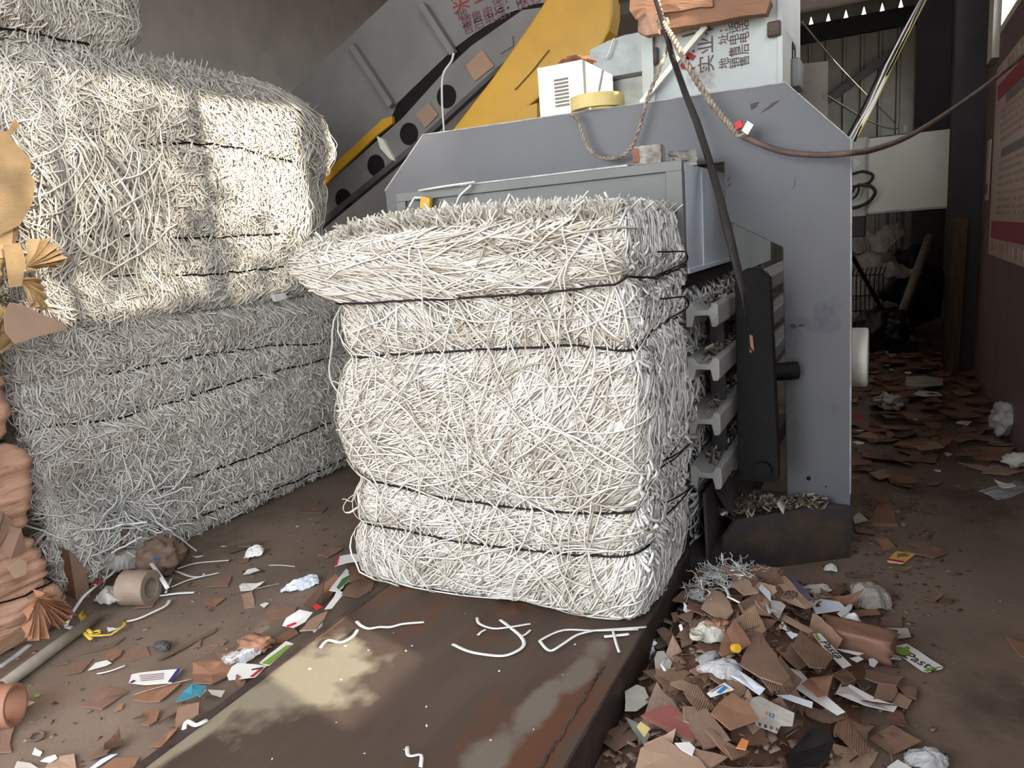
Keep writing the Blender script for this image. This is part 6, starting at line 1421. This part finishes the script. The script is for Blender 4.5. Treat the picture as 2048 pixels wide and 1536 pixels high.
# tangle of fine white shreds at the bale corner
n = 260; P0 = np.array([[random.gauss(-.55, .06), random.gauss(2.76, .10), 0] for _ in range(n)]); P0[:, 2] = [hz(x, y)+random.uniform(0, .05) for x, y, _ in P0]
d = rng.normal(0, 1, (n, 3))*np.array([1, 1, .35]); d /= np.linalg.norm(d, axis=1, keepdims=True); q = np.linspace(0, 1, 6)[None, :, None]; L = U(.03, .09, n)[:, None, None]
PP = P0[:, None, :]+d[:, None, :]*q*L+rng.normal(0, .006, (n, 6, 3)); NN = np.broadcast_to(np.array([0, 0, 1.0]), PP.shape).copy()
V, F = ribbons(PP, NN, U(.0015, .003, n), U(.0006, .0012, n)); tag(np_mesh('shred_tangle', V, F, m_stripw), 'tangle of fine white shreds on the heap at the bale corner', 'shreds', None, 'stuff')
n = 170; P0 = np.array([[random.gauss(-3.40, .05), random.gauss(2.3, .16), 0] for _ in range(n)]); P0[:, 2] = rng.uniform(.12, .4, n)
d = rng.normal(0, 1, (n, 3))*np.array([.5, 1, .8]); d /= np.linalg.norm(d, axis=1, keepdims=True); L = U(.1, .26, n)[:, None, None]
PP = P0[:, None, :]+d[:, None, :]*q*L+np.cumsum(rng.normal(0, .008, (n, 6, 3)), 1); PP[..., 2] = np.maximum(PP[..., 2], .006); NN = np.broadcast_to(np.array([1.0, 0, 0]), PP.shape).copy()
V, F = ribbons(PP, NN, U(.003, .006, n), U(.0008, .0016, n)); tag(np_mesh('fallen_strips', V, F, m_stripw), 'tangle of fallen white strips between the standing box and the lowest white bale', 'strips', None, 'stuff')
# ================================================================== light
SD = Vector((1, -.30, .36)).normalized()
sl = bpy.data.lights.new('sun', 'SUN'); sl.energy = 9.0; sl.angle = math.radians(.9); sl.color = (1, .9, .74)
so = bpy.data.objects.new('sun', sl); COL.objects.link(so); so.rotation_euler = SD.to_track_quat('Z', 'Y').to_euler(); so.location = (6, -2, 6)
W = bpy.data.worlds.new('world'); SC.world = W; W.use_nodes = True
bg = W.node_tree.nodes['Background']; bg.inputs[0].default_value = (.93, .965, 1.0, 1); bg.inputs[1].default_value = 4.5
def area(name, loc, size, sy, direction, power, col):
    l = bpy.data.lights.new(name, 'AREA'); l.shape = 'RECTANGLE'; l.size = size; l.size_y = sy; l.energy = power; l.color = col
    o = bpy.data.objects.new(name, l); COL.objects.link(o); o.location = loc; o.rotation_euler = Vector(direction).to_track_quat('-Z', 'Z').to_euler(); return o
# unseen tree added in the yard, foliage shaped to dim and dapple the sun
tr = empty('dapple_tree', (5.5, -.6, -.1), 'unseen leafy tree added outside the windows to dapple the sun', 'tree')
m = MB(); m.tube([(5.5, -1.2, -.1), (5.5, -1.1, 2.2), (5.6, -1.0, 3.6)], [.16, .12, .07], 10); m.build('trunk', m_bark, tr, smooth=True)
n = 2900; c = np.stack([rng.normal(5.3, .5, n), rng.uniform(-2.0, .7, n), rng.normal(5.0, .6, n)], 1)
c = c[(c[:, 1]+.30*(c[:, 0]-.75) < 1.85+.2*vn(c[:, 2]*3, c[:, 0]*2, 9))]
c = np.concatenate([c, np.stack([rng.normal(5.3, .3, 420), rng.uniform(.30, 1.35, 420), rng.uniform(4.1, 4.8, 420)], 1)])  # extra low leaves added to break up the sun patch
n = len(c); u = rng.normal(0, 1, (n, 3)); u /= np.linalg.norm(u, axis=1, keepdims=True); v = np.cross(u, rng.normal(0, 1, (n, 3))); v /= np.linalg.norm(v, axis=1, keepdims=True)
s = rng.uniform(.04, .09, n)[:, None]; V = np.stack([c-u*s, c+v*s*.5, c+u*s, c-v*s*.5], 1).reshape(-1, 3); F = np.arange(4*n).reshape(-1, 4)
np_mesh('foliage', V, F, m_leaf, tr)['kind'] = 'stuff'

vs_ = SC.view_settings; vs_.view_transform = 'Standard'; vs_.look = 'None'; vs_.exposure = .9; vs_.gamma = 1.0; vs_.use_curve_mapping = False
try:
    SC.cycles.max_bounces = 7; SC.cycles.diffuse_bounces = 4; SC.cycles.transparent_max_bounces = 8; SC.cycles.caustics_reflective = False; SC.cycles.caustics_refractive = False
    SC.cycles.sample_clamp_indirect = 6
except Exception: pass
